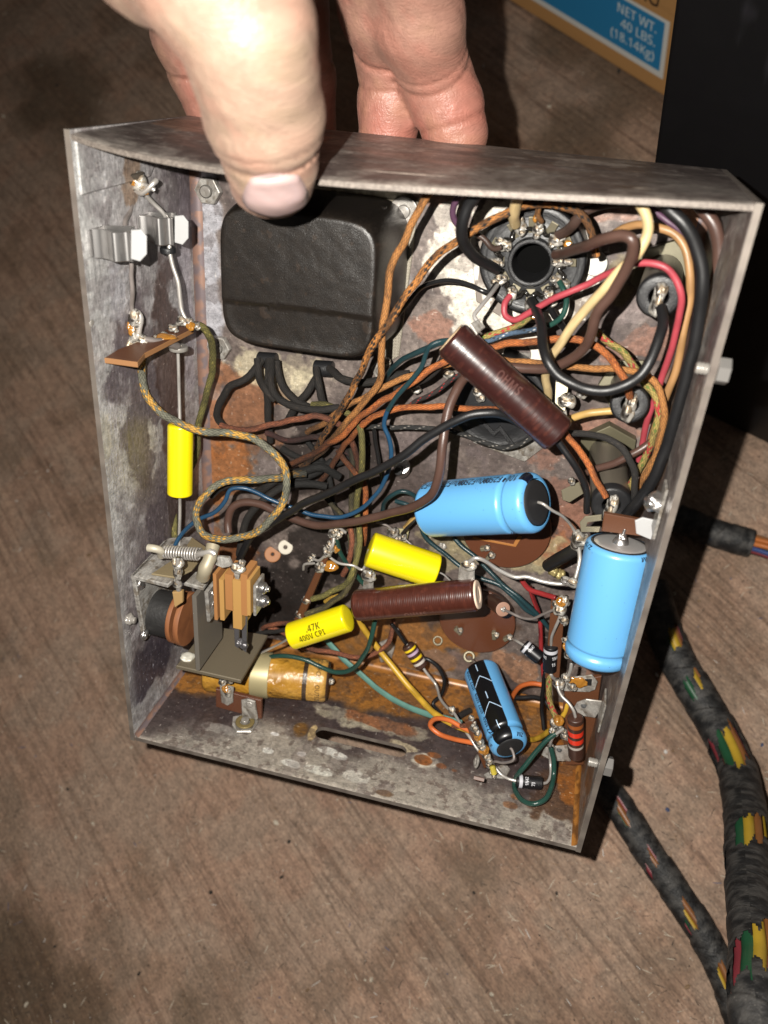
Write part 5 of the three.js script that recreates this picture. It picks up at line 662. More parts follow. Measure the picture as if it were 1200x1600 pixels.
// upper left to centre
wire('clothOchre', 1.15, 'ochre cloth wire running down from under the upper rim past the transformer', [[690, 272, 34], [680, 290, 33], [662, 310, 32], [640, 352, 31], [611, 430, 30], [600, 498, 30], [597, 560, 29], [594, 592, 27], [571, 624, 25], [546, 655, 22], [524, 682, 19], [500, 708, 16], [470, 728, 13]]);
wire('clothStained', 1.15, 'orange and black stained cloth wire curving over the valve socket and down the transformer edge', [[932, 400, 24], [924, 370, 25], [914, 347, 26], [900, 331, 26], [880, 322, 26], [850, 317, 26], [815, 322, 27], [789, 334, 28], [745, 360, 30], [710, 381, 31], [675, 409, 32], [640, 452, 33], [613, 493, 33], [587, 533, 32], [558, 596, 28], [532, 641, 24], [507, 680, 20], [490, 708, 16], [468, 742, 12]], { dirt: .75 });
wire('blackShiny', 0.75, 'thin black wire from the valve socket to the left', [[776, 442, 19], [765, 456, 21], [752, 453, 22], [733, 444, 20], [698, 438, 17], [663, 447, 14], [640, 469, 12], [622, 492, 10]]);
wire('blackRubber', 1.6, 'thick black wire curving from the upper rim to the left of the valve socket', [[768, 284, 42], [748, 300, 42], [733, 316, 41], [723, 343, 40], [724, 372, 37], [738, 398, 32], [758, 412, 26], [776, 421, 21]]);
wire('purple', 0.95, 'purple wire beside the thick black one at the upper rim', [[748, 284, 26], [733, 294, 26], [713, 313, 25], [708, 335, 23], [716, 352, 21], [735, 366, 19]]);
wire('darkBrown', 0.9, 'dark brown wire stub left of the valve socket', [[742, 364, 17], [756, 374, 17.5], [770, 388, 18.5], [784, 386, 19.5]]);
wire('cream', 1.5, 'short cream wire from the upper rim to the valve socket', [[815, 278, 36], [812, 298, 34], [806, 320, 30], [803, 336, 26], [805, 350, 21]]);
wire('clothOchre', 0.85, 'frayed ochre wire end at the top of the valve socket', [[842, 324, 24], [838, 336, 22], [846, 346, 20]], { dirt: .6 });
wire('darkBrown', 1.5, 'flat dark brown wire end at the upper right of the valve socket', [[905, 338, 26], [897, 350, 25], [886, 360, 22], [872, 368, 19.5]], { flat: .7 });
wire('brown', 1.4, 'long brown wire from the valve socket, down round the lying blue capacitor and left to the relay', [[868, 398, 20], [880, 396, 24], [920, 382, 40], [952, 371, 47], [974, 368, 49], [987, 375, 50], [989, 392, 49], [981, 416, 47], [961, 451, 44], [934, 488, 42], [925, 520, 40], [914, 541, 37], [893, 560, 34], [860, 575, 31], [822, 577, 29], [790, 574, 28], [750, 578, 29], [725, 591, 33], [708, 620, 37], [698, 650, 40], [692, 690, 43], [687, 740, 44], [675, 772, 43], [650, 790, 40], [607, 802, 36], [545, 817, 32], [495, 821, 29], [457, 810, 27], [430, 799, 26], [407, 788, 25], [384, 785, 25], [363, 794, 26], [356, 815, 27], [357, 832, 28]], { dirt: .15 });
wire('blackRubber', 1.35, 'long black wire sweeping from the upper brown resistor down left to the relay contacts', [[840, 678, 34], [815, 662, 37], [793, 651, 40], [772, 646, 42], [735, 648, 43], [697, 665, 43], [660, 688, 43], [640, 704, 43], [595, 731, 42], [520, 767, 40], [470, 790, 38], [422, 818, 36], [395, 836, 34], [382, 858, 33], [372, 880, 31]]);
wire('blackRubber', 1.45, 'black wire looping from the valve socket under to the topmost jack', [[830, 470, 20], [836, 482, 24], [845, 508, 34], [848, 537, 40], [856, 565, 44], [872, 586, 45], [897, 601, 46], [922, 609, 47], [948, 609, 47], [979, 600, 47], [1000, 585, 46], [1015, 563, 45], [1029, 528, 42], [1036, 500, 38], [1033, 480, 35]]);
wire('pink', 1.0, 'pink-red wire running from the valve socket over to the right wall and down', [[797, 462, 19], [788, 475, 21], [789, 492, 22], [803, 500, 23], [822, 492, 24], [850, 475, 26], [885, 458, 28], [918, 444, 29], [950, 428, 32], [985, 414, 37], [1013, 411, 39], [1037, 419, 40], [1053, 435, 40], [1063, 461, 40], [1061, 493, 38], [1051, 541, 35], [1035, 590, 32], [1020, 635, 29], [1007, 675, 26], [998, 720, 23]]);
wire('cream', 1.25, 'long cream wire looping from the upper rim down across to the second socket', [[985, 300, 44], [998, 316, 45], [1009, 336, 45], [1012, 363, 45], [1000, 391, 45], [971, 420, 44], [933, 462, 41], [900, 502, 38], [880, 530, 35], [862, 556, 31], [853, 584, 25], [857, 612, 20], [855, 638, 15]]);
wire('tan', 1.15, 'tan wire looping along the right wall', [[955, 368, 22], [975, 357, 24], [1000, 352, 27], [1027, 355, 29], [1053, 365, 30], [1070, 385, 31], [1077, 419, 32], [1078, 467, 32], [1067, 520, 32], [1059, 565, 31], [1043, 611, 30], [1028, 655, 28], [1015, 700, 26], [1004, 745, 24]]);
wire('blackRubber', 1.7, 'thickest black wire running down along the right wall', [[1030, 306, 42], [1044, 325, 43], [1067, 347, 44], [1085, 379, 44], [1095, 419, 44], [1096, 451, 44], [1091, 495, 43], [1083, 545, 42], [1069, 603, 41], [1053, 659, 40], [1037, 709, 39], [1021, 747, 38], [1000, 778, 36], [978, 806, 33]]);
wire('brown', 1.7, 'thick brown wire in the upper right corner along the right wall', [[1086, 312, 30], [1098, 328, 31], [1115, 349, 32], [1124, 381, 32], [1124, 413, 32], [1117, 453, 31], [1106, 495, 29], [1096, 540, 26], [1084, 590, 22]]);
wire('purple', 0.85, 'thin purple wire beside the thickest black one', [[1012, 318, 28], [1024, 331, 29], [1042, 344, 30], [1062, 358, 30], [1080, 382, 30]]);
wire('darkBrown', 1.2, 'dark brown wire arching right of the valve socket', [[896, 345, 16], [909, 334, 17], [933, 325, 18], [962, 319, 18], [985, 315, 17]]);
wire('clothOrange', 1.1, 'orange cloth wire running from the centre bundle, behind the upper brown resistor, to the middle jack', [[450, 728, 15], [495, 706, 18], [526, 687, 22], [558, 657, 26], [595, 630, 28], [632, 605, 29], [670, 576, 29], [698, 564, 28], [730, 550, 27], [765, 541, 27], [800, 535, 28], [847, 531, 29], [897, 531, 30], [930, 541, 31], [950, 557, 33], [968, 584, 37], [980, 608, 38], [984, 620, 36]]);
wire('clothOchre', 1.05, 'second ochre cloth wire behind the orange one, bending down by the middle jack', [[480, 676, 15], [515, 652, 19], [545, 634, 21], [575, 619, 22], [607, 602, 23], [645, 584, 23], [700, 568, 22], [777, 560, 22], [812, 565, 23], [850, 568, 24], [890, 573, 26], [925, 575, 28], [957, 573, 30], [990, 580, 32], [1015, 592, 34], [1034, 613, 35], [1040, 637, 35], [1037, 661, 34], [1027, 699, 32], [1014, 733, 29], [1001, 757, 27], [990, 785, 24]]);
wire('clothOrange', 1.05, 'bright orange cloth wire passing level through the centre', [[500, 752, 12], [520, 728, 14], [536, 702, 17], [560, 672, 21], [594, 648, 24], [632, 636, 25], [670, 634, 25], [717, 637, 24], [760, 637, 22], [800, 640, 20]]);
wire('clothOrange', 1.0, 'orange cloth wire from the upper brown resistor down to the lowest jack', [[872, 660, 36], [880, 672, 36], [890, 685, 36], [906, 702, 36], [921, 727, 37], [936, 757, 38], [947, 777, 38]]);
wire('blackRubber', 1.05, 'short black wire from the end of the upper brown resistor to the terminal strip', [[868, 684, 40], [878, 700, 40], [892, 720, 40], [907, 744, 39], [916, 770, 37], [917, 800, 34]]);
wire('clothTri', 1.1, 'red, green and yellow flecked cloth wire inside the right wall', [[925, 512, 22], [945, 528, 24], [968, 543, 26], [992, 570, 29], [1007, 597, 31], [1021, 621, 32], [1027, 648, 32], [1021, 680, 31], [1009, 715, 29], [990, 747, 26], [977, 773, 24], [973, 800, 22]]);
wire('clothBlack', 1.05, 'black cloth wire arching over the lowest jack', [[870, 676, 24], [888, 675, 27], [928, 677, 31], [960, 691, 34], [981, 712, 35], [991, 741, 34], [992, 775, 32], [988, 800, 29]]);
wire('brown', 1.1, 'short brown wire across the lowest jack', [[918, 738, 26], [935, 732, 28], [973, 717, 30], [1004, 700, 30], [1018, 690, 29]]);
wire('creamDirty', 1.2, 'short dirty cream wire left of the middle jack', [[882, 662, 18], [890, 655, 20], [920, 645, 22], [957, 642, 22]]);
wire('clothRedBlack', 0.8, 'thin red and black striped cloth wire left of the upper brown resistor', [[640, 634, 12], [660, 620, 14], [688, 605, 15], [712, 590, 15], [740, 578, 13]]);
wire('clothTri', 1.0, 'red and yellow flecked cloth wire below the valve socket', [[742, 532, 24], [757, 525, 24], [785, 516, 24], [812, 507, 23], [828, 495, 22]]);
wire('clothBlueW', 0.75, 'thin blue and white cloth wire below the valve socket', [[742, 534, 27], [758, 532, 27], [800, 522, 26], [828, 517, 25], [842, 513, 24]]);
wire('green', 0.85, 'dark green wire at the lower right of the valve socket', [[874, 440, 20], [881, 454, 22], [885, 470, 22], [879, 492, 22], [862, 507, 21], [840, 516, 20]]);
wire('blackRubber', 1.0, 'dark wire below the valve socket', [[858, 466, 19], [862, 484, 18], [872, 500, 16], [884, 516, 13]]);
wire('tealDark', 0.95, 'dark teal wire running left from the upper brown resistor terminal', [[740, 520, 38], [720, 526, 36], [700, 534, 34], [684, 537, 33], [667, 545, 32], [640, 557, 28], [617, 572, 23], [606, 588, 17], [600, 602, 10]]);
wire('tealDark', 0.8, 'dark blue-black wire from the upper brown resistor bending down toward the centre', [[736, 524, 37], [712, 532, 35], [692, 533, 34], [674, 540, 34], [667, 552, 33], [660, 572, 32], [643, 595, 31], [620, 620, 30], [606, 641, 29]]);
wire('blue', 0.95, 'long blue wire snaking from the centre down to the relay on the left wall', [[607, 638, 29], [602, 652, 28.6], [600, 667, 28], [607, 685, 28], [612, 712, 27], [605, 742, 26], [590, 770, 26], [565, 795, 26], [532, 807, 26], [495, 805, 26], [457, 793, 26], [420, 780, 27], [400, 770, 28], [381, 763, 29], [361, 765, 30], [350, 784, 31], [335, 800, 32], [305, 814, 33], [286, 833, 34], [272, 858, 36], [270, 880, 36]]);
wire('clothTar', 1.0, 'tarred wire under the dark teal one', [[618, 610, 20], [650, 600, 22], [676, 585, 23], [690, 566, 24], [700, 548, 25], [706, 536, 28]]);
// transformer leads
const tar = [[[410, 562, 8], [392, 587, 12], [357, 607, 14], [341, 632, 13], [338, 650, 11], [352, 668, 9]], [[420, 562, 9], [421, 590, 13], [420, 613, 13], [419, 657, 11], [422, 690, 9]], [[424, 562, 9], [426, 600, 15], [434, 620, 17], [455, 633, 18], [495, 637, 18], [530, 637, 17]], [[494, 574, 8], [497, 595, 11], [502, 622, 11], [512, 645, 9]], [[514, 575, 8], [532, 590, 12], [560, 597, 14], [597, 592, 14], [640, 584, 13]], [[494, 590, 6], [480, 610, 9], [466, 628, 9], [448, 660, 8]], [[402, 560, 9], [404, 590, 12], [414, 608, 15], [430, 625, 15]], [[432, 563, 8], [440, 598, 9], [455, 618, 10], [490, 640, 10]]];
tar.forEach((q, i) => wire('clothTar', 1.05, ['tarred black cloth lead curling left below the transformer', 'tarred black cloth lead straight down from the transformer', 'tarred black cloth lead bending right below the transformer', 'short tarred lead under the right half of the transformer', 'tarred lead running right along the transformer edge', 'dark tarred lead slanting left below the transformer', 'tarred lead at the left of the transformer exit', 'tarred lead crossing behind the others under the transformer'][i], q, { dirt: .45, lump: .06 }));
// left side
wire('clothOlive', 1.25, 'olive cloth wire from the left terminal strip down behind the upright yellow capacitor', [[300, 508, 29], [316, 511, 27], [328, 526, 24], [334, 549, 20], [332, 584, 16], [321, 622, 14], [312, 657, 13], [307, 700, 12], [296, 740, 14], [280, 770, 18], [270, 795, 22], [271, 820, 25], [274, 842, 27]], { dirt: .4 });
wire('clothGreyYellow', 1.36, 'grey and yellow cloth wire making a big loop on the left', [[213, 535, 42], [220, 556, 42], [223, 587, 40], [232, 619, 38], [252, 645, 37], [285, 663, 37], [320, 674, 36], [363, 677, 35], [395, 686, 35], [425, 708, 36], [444, 738, 36], [446, 770, 36], [433, 800, 37], [407, 824, 37], [372, 841, 37], [340, 843, 37], [317, 832, 36], [306, 808, 35], [311, 785, 34], [334, 762, 32], [363, 750, 30], [407, 748, 27], [445, 746, 24], [478, 740, 20]], { dirt: .18, end: .3, endLength: 8 });
wire('clothRust', 1.1, 'rust-brown cloth wire leaving the left loop toward the centre', [[345, 664, 18], [365, 670, 19], [392, 671, 20], [436, 660, 21], [457, 655, 22], [495, 649, 22], [515, 656, 21], [535, 672, 19], [551, 694, 16], [557, 722, 13], [555, 750, 11]]);
wire('clothMaroon', 1.05, 'dark maroon cloth wire in the centre bundle', [[415, 676, 12], [445, 686, 13], [490, 684, 14], [520, 694, 13], [550, 712, 11]], { dirt: .5 });
wire('clothOlive', 1.15, 'olive-green cloth wire descending through the centre', [[488, 632, 14], [520, 634, 16], [548, 648, 19], [562, 672, 22], [567, 702, 22], [565, 732, 21], [561, 765, 20], [559, 802, 20], [562, 837, 22], [561, 858, 24], [553, 884, 26], [538, 912, 27], [512, 927, 27], [487, 936, 27]], { dirt: .35 });
wire('clothOliveDark', 1.15, 'dark olive cloth wire beside the centre one, ending lower', [[548, 700, 13], [552, 740, 14], [550, 790, 15], [552, 830, 19], [556, 862, 22], [552, 892, 25], [540, 922, 27], [520, 942, 27], [500, 952, 27], [478, 960, 27]], { dirt: .5 });
wire('clothOrange', 1.05, 'orange cloth wire dropping from the centre bundle', [[528, 704, 14], [540, 718, 16], [556, 740, 17], [569, 757, 17], [571, 790, 17], [570, 820, 17], [568, 850, 14]], { dirt: .35 });
wire('clothRust', 1.05, 'rusty cloth wire left of the olive pair', [[537, 812, 20], [546, 828, 21], [549, 850, 22], [542, 880, 22], [536, 898, 20]], { dirt: .4 });
wire('clothOliveDark', .95, 'thin brown-olive cloth wire at the left of the bundle', [[500, 770, 13], [520, 790, 15], [538, 812, 18], [548, 838, 19], [548, 868, 20]], { dirt: .5 });
wire('clothTar', 1.15, 'black cloth wire in the middle of the bundle', [[400, 768, 18], [420, 760, 19], [445, 745, 18], [470, 734, 17], [505, 731, 16], [530, 745, 13]], { dirt: .4 });
wire('clothTar', 1.1, 'black cloth wire rising from the relay to the bundle', [[374, 868, 24], [378, 836, 24], [390, 806, 23], [412, 782, 22], [440, 762, 20], [470, 756, 18], [510, 760, 15]], { dirt: .4 });
wire('clothTar', 1.1, 'sooty cloth wire low in the bundle', [[330, 775, 21], [352, 758, 22], [390, 752, 20], [430, 752, 17], [480, 745, 14], [520, 720, 12]], { dirt: .5 });
wire('clothBlack', 1.0, 'sooty wire sunk behind the bundle', [[480, 690, 7], [500, 720, 8], [515, 750, 9], [520, 785, 10], [530, 815, 12]], { dirt: .5 });
wire('clothTar', 1.0, 'sooty wire crossing low behind the bundle', [[440, 700, 7], [470, 716, 8], [510, 726, 9], [545, 716, 8], [575, 690, 6]], { dirt: .5 });
wire('clothRust', 1.0, 'charred brown wire along the left edge of the bundle', [[455, 728, 11], [480, 716, 14], [510, 694, 17], [540, 672, 20], [570, 655, 21]], { dirt: .6 });
wire('clothBW', 0.85, 'thin black and white braided wire crossing right of the centre', [[568, 668, 13], [607, 667, 14], [645, 668, 14], [690, 671, 14], [715, 678, 13], [737, 684, 12], [772, 696, 11.5], [800, 697, 11.5], [825, 687, 11], [845, 672, 11]], { dirt: .3 });
wire('blackShiny', 0.75, 'thin black wire dropping from the braided one', [[584, 668, 12], [586, 690, 11], [592, 722, 10], [598, 752, 9]]);
wire('tealDark', 0.85, 'dark teal wire looping above the centre yellow capacitor', [[598, 800, 10], [600, 788, 12], [610, 776, 15], [628, 768, 16], [644, 772, 15], [656, 788, 13], [657, 816, 10], [664, 840, 9], [690, 862, 9], [718, 885, 10], [746, 902, 12], [781, 915, 13], [805, 936, 14], [822, 953, 14], [838, 962, 13]]);
wire('tealDark', 0.85, 'dark teal wire passing under the lying blue capacitor', [[618, 783, 9], [640, 790, 10], [664, 806, 10], [690, 822, 10], [705, 836, 11], [722, 854, 12], [742, 869, 13], [761, 889, 14], [787, 915, 15], [812, 934, 16], [836, 957, 16], [858, 982, 15], [876, 998, 13]]);
wire('creamDirty', .7, 'thin brass-coloured wire end above the centre yellow capacitor', [[664, 788, 11], [655, 802, 12], [642, 814, 12], [632, 824, 11]], { dirt: .5 });
wire('blackShiny', .6, 'thin black wire above the centre yellow capacitor', [[668, 796, 10], [650, 812, 12], [636, 826, 12], [628, 834, 11]]);
// right lower
wire('red', 0.95, 'red wire stub left of the upright blue capacitor', [[814, 902, 22], [818, 912, 24], [827, 921, 26], [845, 926, 28], [868, 934, 32]]);
wire('red', 0.85, 'dark red wire running down behind the terminal strip', [[828, 916, 12], [834, 940, 12], [842, 962, 12], [845, 1005, 12], [848, 1050, 12], [856, 1090, 14]], { dirt: .55 });
wire('orange', 0.95, 'short orange wire arching behind the small blue capacitor', [[796, 1100, 12], [803, 1084, 14], [814, 1072, 16], [831, 1068, 17], [852, 1071, 18]]);
wire('blackRubber', 0.95, 'short black wire below the orange arch', [[798, 1090, 10], [815, 1091, 11], [835, 1090, 12], [852, 1096, 14], [860, 1108, 16]]);
wire('clothTri', 1.15, 'red and green flecked cloth wire running down the lower terminal strip', [[866, 1020, 27], [861, 1038, 28], [857, 1056, 29], [855, 1072, 30], [858, 1094, 31], [866, 1116, 32], [872, 1128, 33]], { dirt: .3 });
wire('yellow', 0.95, 'short yellow wire behind the flecked cloth wire', [[889, 1072, 29], [887, 1086, 30], [885, 1102, 31], [879, 1118, 31], [872, 1130, 31]]);
wire('yellow', 1.05, 'dirty yellow wire right of the small blue capacitor', [[818, 1154, 22], [831, 1155, 24], [848, 1149, 28], [862, 1140, 32]], { dirt: .5 });
wire('green', 0.95, 'dark green wire making a loop round the lowest diode', [[868, 1146, 37], [856, 1155, 38], [838, 1175, 40], [822, 1194, 42], [811, 1206, 43], [804, 1222, 42], [806, 1238, 46], [816, 1250, 50], [835, 1256, 52], [852, 1249, 50], [862, 1230, 45], [865, 1210, 40], [864, 1185, 38], [861, 1168, 37]]);
wire('blackRubber', .8, 'dark thin wire down beside the terminal strip', [[852, 1050, 22], [848, 1080, 20], [846, 1110, 18], [850, 1140, 20]]);
// centre lower
wire('green', 0.95, 'green wire from the tangled strip to behind the brown tube resistor', [[520, 832, 27], [527, 845, 26], [532, 862, 24], [546, 886, 22], [562, 906, 20], [580, 925, 18]]);
wire('green', 0.95, 'dark green wire sagging over the waxed paper capacitor', [[592, 948, 26], [586, 970, 28], [582, 992, 29], [572, 1019, 29], [552, 1044, 28], [528, 1051, 27], [502, 1042, 26], [477, 1031, 26], [440, 1024, 26], [415, 1028, 25], [397, 1034, 24]]);
wire('clothRust', 1.0, 'rust-red cloth wire under the small yellow capacitor', [[420, 980, 16], [445, 990, 17], [482, 1012, 19], [515, 1020, 20], [552, 1025, 20], [580, 1021, 19], [604, 1007, 18], [613, 985, 17], [614, 965, 16]]);
wire('clothRust', .95, 'brown cloth wire right of the relay running into the bundle', [[410, 982, 18], [430, 975, 20], [455, 972, 21], [480, 968, 21]], { dirt: .5 });
wire('clothBlack', .9, 'black cloth wire right of the relay under the small yellow capacitor', [[402, 990, 16], [430, 985, 18], [456, 985, 19], [480, 990, 18]], { dirt: .4 });
wire('teal', 1.35, 'pale teal flat wire running down to the lower strip', [[508, 998, 12], [524, 1016, 12], [541, 1035, 13], [565, 1056, 14], [590, 1076, 17], [622, 1097, 21], [660, 1113, 25], [690, 1121, 29], [722, 1130, 32]], { flat: .5 });
wire('yellow', 1.25, 'yellow wire running from the brown tube resistor down to the lower strip', [[556, 955, 18], [563, 975, 18], [578, 996, 18], [600, 1025, 19], [621, 1050, 21], [641, 1075, 24], [662, 1098, 28], [683, 1117, 32], [707, 1131, 36], [735, 1142, 40]], { dirt: .3 });
wire('orange', 0.95, 'orange wire making a flat loop at the lower strip', [[742, 1146, 41], [722, 1136, 39], [700, 1125, 37], [678, 1124, 35], [672, 1134, 35], [685, 1147, 36], [708, 1155, 38], [735, 1160, 40], [752, 1164, 41]]);
wire('clothRust', .95, 'frayed brown wire end beside the orange loop', [[708, 1134, 37], [722, 1134, 39], [738, 1132, 41]], { dirt: .5 });
wire('blackRubber', 0.8, 'black wire curling beside the small banded resistor', [[654, 1028, 13], [668, 1030, 14], [684, 1041, 14], [694, 1062, 14], [689, 1085, 14], [676, 1099, 15], [690, 1116, 18]]);
wire('blackRubber', 0.8, 'black wire above the small banded resistor', [[612, 975, 18], [620, 986, 17], [630, 1000, 16.5], [638, 1010, 15]]);
wire('clothTar', 1.0, 'black wire low behind the lower strip', [[700, 1130, 12], [715, 1122, 14], [735, 1110, 14]], {});
wire('clothYellow', .8, 'tiny yellow wire end between the olive wires', [[508, 940, 24], [518, 936, 25], [530, 930, 25]], {});
// ---------------------------------------------------------------- taped cable harnesses on the floor
const tapeM = std(0xffffff, 0.62, 0, { map: tex(256, 256, (u, v) => { const n = fbm(u * 12, v * 20, 4), s = vn(u * 150, v * 200); let c = mixc([20, 20, 21], [64, 62, 60], sst(.25, .75, n)); return mixc(c, [150, 144, 136], sst(0.9, 0.99, s) * 0.55); }), bumpMap: fine, bumpScale: 0.0004, side: THREE.DoubleSide });
const coreM = { yellow: rub(.44, .29, .03), green: rub(.016, .075, .035), red: rub(.19, .03, .04), pink: rub(.34, .1, .12), black: rub(.02, .02, .02), brown: rub(.22, .09, .03), orange: rub(.5, .16, .04), blue: rub(.03, .06, .2) };
function harness(name, pts, rad, gaps, cores, label, sheathTo = 1) {
  const curve = new THREE.CatmullRomCurve3(pts, false, 'centripetal'), L = curve.getLength(), n = Math.ceil(L / 0.6), Kk = 96, cs = curve.getSpacedPoints(n), fr = []; let N = V3(0, 1, 0);
  for (let i = 0; i <= n; i++) { const t = cs[Math.min(n, i + 1)].clone().sub(cs[Math.max(0, i - 1)]).normalize(); N.addScaledVector(t, -N.dot(t)).normalize(); fr.push([N.clone(), t.clone().cross(N)]); }
  const screen = cs.map((p) => { const d = p.clone().sub(camera.position.clone().multiplyScalar(1000)), r = toWorldDir(RIGHT), w = toWorldDir(DOWN), f = toWorldDir(FWD), z = d.dot(f); return [600 + F * d.dot(r) / z, 800 + F * d.dot(w) / z]; });
  const gapsAt = gaps.map(([px, py, ...more]) => { let b = 0, m = 1e9; screen.forEach(([x, y], i) => { const e = Math.hypot(x - px, y - py); if (e < m) { m = e; b = i; } }); return [b / n * L, ...more]; });
  const pos = [], uv = [], idx = [], R = (i) => rad(i / n), end = Math.floor(n * sheathTo);
  for (let i = 0; i <= end; i++) for (let j = 0; j <= Kk; j++) { const s = i / n * L, a = j / Kk * 2 * Math.PI, w = ((s * 0.05 + j / Kk) % 1), edge = 0.75 * sst(0, .05, w) * (1 - .6 * w) + 0.3 * (vn(s * .5, Math.cos(a) * 2 + 9) - .5), r = R(i) * (1 + .05 * (vn(s * .16, Math.cos(a) + 3) - .5)) + edge; const p = cs[i].clone().addScaledVector(fr[i][0], Math.cos(a) * r).addScaledVector(fr[i][1], Math.sin(a) * r); pos.push(p.x, p.y, p.z); uv.push(j / Kk, s / 40);
    if (i < end && j < Kk) { let cut = false; const am = (j + .5) / Kk * 360; for (const [gs, gl, a0, a1, sk] of gapsAt) { const aw = ((am - a0 + 720) % 360), span = a1 - a0; if (aw < span && Math.abs(s - gs - (aw / span - .5) * sk) < gl * .5 * (1 + 1.0 * (vn(am * .11, gs + (s > gs ? 9 : 0)) - .5)) * Math.sin(Math.PI * clamp(aw / span, .1, .9)) ** .2) cut = true; } if (!cut) { const q = i * (Kk + 1) + j; idx.push(q, q + 1, q + Kk + 1, q + 1, q + Kk + 2, q + Kk + 1); } } }
  const g = new THREE.BufferGeometry(); g.setAttribute('position', new THREE.Float32BufferAttribute(pos, 3)); g.setAttribute('uv', new THREE.Float32BufferAttribute(uv, 2)); g.setIndex(idx); g.computeVertexNormals();
  const grp = new THREE.Group(); grp.name = numbered(name); grp.position.copy(pts[0]).multiplyScalar(.001); scene.add(grp); tag(grp, label[0], label[1], label[2]);
  const off = (geo) => geo.translate(-grp.position.x, -grp.position.y, -grp.position.z);
  part('tape_wrap', off(MM(g)), tapeM, grp);
  cores.forEach(([c, a0, rr, k], i) => { const q = []; for (let j = 0; j <= n; j += 4) { const a = (a0 + 9 * Math.sin(j / n * 7 + i)) / 180 * Math.PI, m = Math.max(.5, R(j) * (k ?? .66)); q.push(cs[Math.min(j, n)].clone().addScaledVector(fr[Math.min(j, n)][0], Math.cos(a) * m).addScaledVector(fr[Math.min(j, n)][1], Math.sin(a) * m)); } part('wire', off(tube(q, rr, { step: 1.4, dirt: .1 })), coreM[c], grp); });
  return grp;
}
{
  const h1 = [[1018, 915, 6], [1032, 965, 7.5], [1048, 1012, 8], [1080, 1070, 9], [1112, 1122, 11], [1147, 1192, 20], [1163, 1262, 40], [1173, 1390, 80], [1184, 1500, 112], [1190, 1600, 136]].map((p) => PF(...p)); { const e = h1[h1.length - 1]; for (const d of [[10, 22, 34], [34, 20, 84], [76, -30, 140], [120, -100, 190], [170, -128, 260], [240, -128, 380]]) h1.push(e.clone().add(V3(...d))); }
  harness('taped_harness', h1, () => 7.2, [[1044, 1003, 9, -42, 8, 6], [1088, 1062, 6, -30, -6, 5], [1083, 1078, 8, 8, 34, 5], [1158, 1180, 20, -48, 34, 8], [1130, 1196, 15, 44, 100, 8], [1178, 1318, 17, -62, 22, 10], [1150, 1365, 9, 55, 100, 6], [1188, 1520, 22, -52, 40, 12], [1158, 1570, 12, 50, 100, 8]], [['yellow', 338, 2.1], ['green', 14, 2.2], ['brown', 308, 1.8], ['red', 70, 1.9], ['black', 150, 2], ['pink', 300, 1.5], ['green', 200, 1.8], ['yellow', 250, 1.8]], ['thick black-taped cable harness with yellow and green wires showing, curving toward the viewer', 'cable harness']);
  const h2 = [[925, 1195, 6], [945, 1228, 6], [963, 1252, 6], [1003, 1316, 6], [1050, 1385, 6], [1100, 1462, 6], [1134, 1530, 6], [1158, 1600, 6], [1180, 1680, 6]].map((p) => PF(...p));
  harness('taped_harness', h2, () => 5.6, [[974, 1266, 9, -14, 22, 7], [1018, 1336, 6, -10, 12, 5], [1016, 1352, 4, 34, 56, 4], [1080, 1424, 9, -10, 22, 6], [1076, 1440, 4, 30, 50, 4], [1128, 1518, 7, -10, 24, 5]], [['brown', 2, 1.5], ['black', 320, 1.2], ['green', 44, 1.5], ['yellow', 24, 1.2], ['red', 345, 1.1], ['red', 80, 1.4], ['black', 180, 1.8], ['green', 260, 1.4]], ['thinner black-taped cable harness lying flat on the floor, below the thick one', 'cable harness']);
  const h3 = [[1056, 808, 7], [1080, 818, 7], [1110, 830, 7], [1150, 843, 7], [1185, 853, 6], [1230, 866, 6], [1290, 880, 6]].map((p) => PF(...p));
  harness('sheathed_cable', h3, () => 6, [], [['orange', 20, 1.2, .7], ['blue', 50, 1.1, .85], ['red', 80, 1.1, .6], ['black', 130, 1.4, .6], ['green', 170, 1.6, .55], ['orange', 330, 1.1, .6], ['brown', 290, 1.2, .6]], ['short black-sheathed cable with bare coloured wires, on the floor at the right edge', 'cable'], .52);
  const sc = [[1130, 1543], [1142, 1541], [1146, 1554], [1150, 1572], [1144, 1578], [1136, 1560]].map(([x, y]) => PF(x, y, 1)); tag(part('paper_scrap', plate(sc, 1.2, V3(0, 1, 0), .2), std(0xcfc8ba, .9), scene), 'small torn white scrap on the floor beside the thinner harness', 'scrap');
}
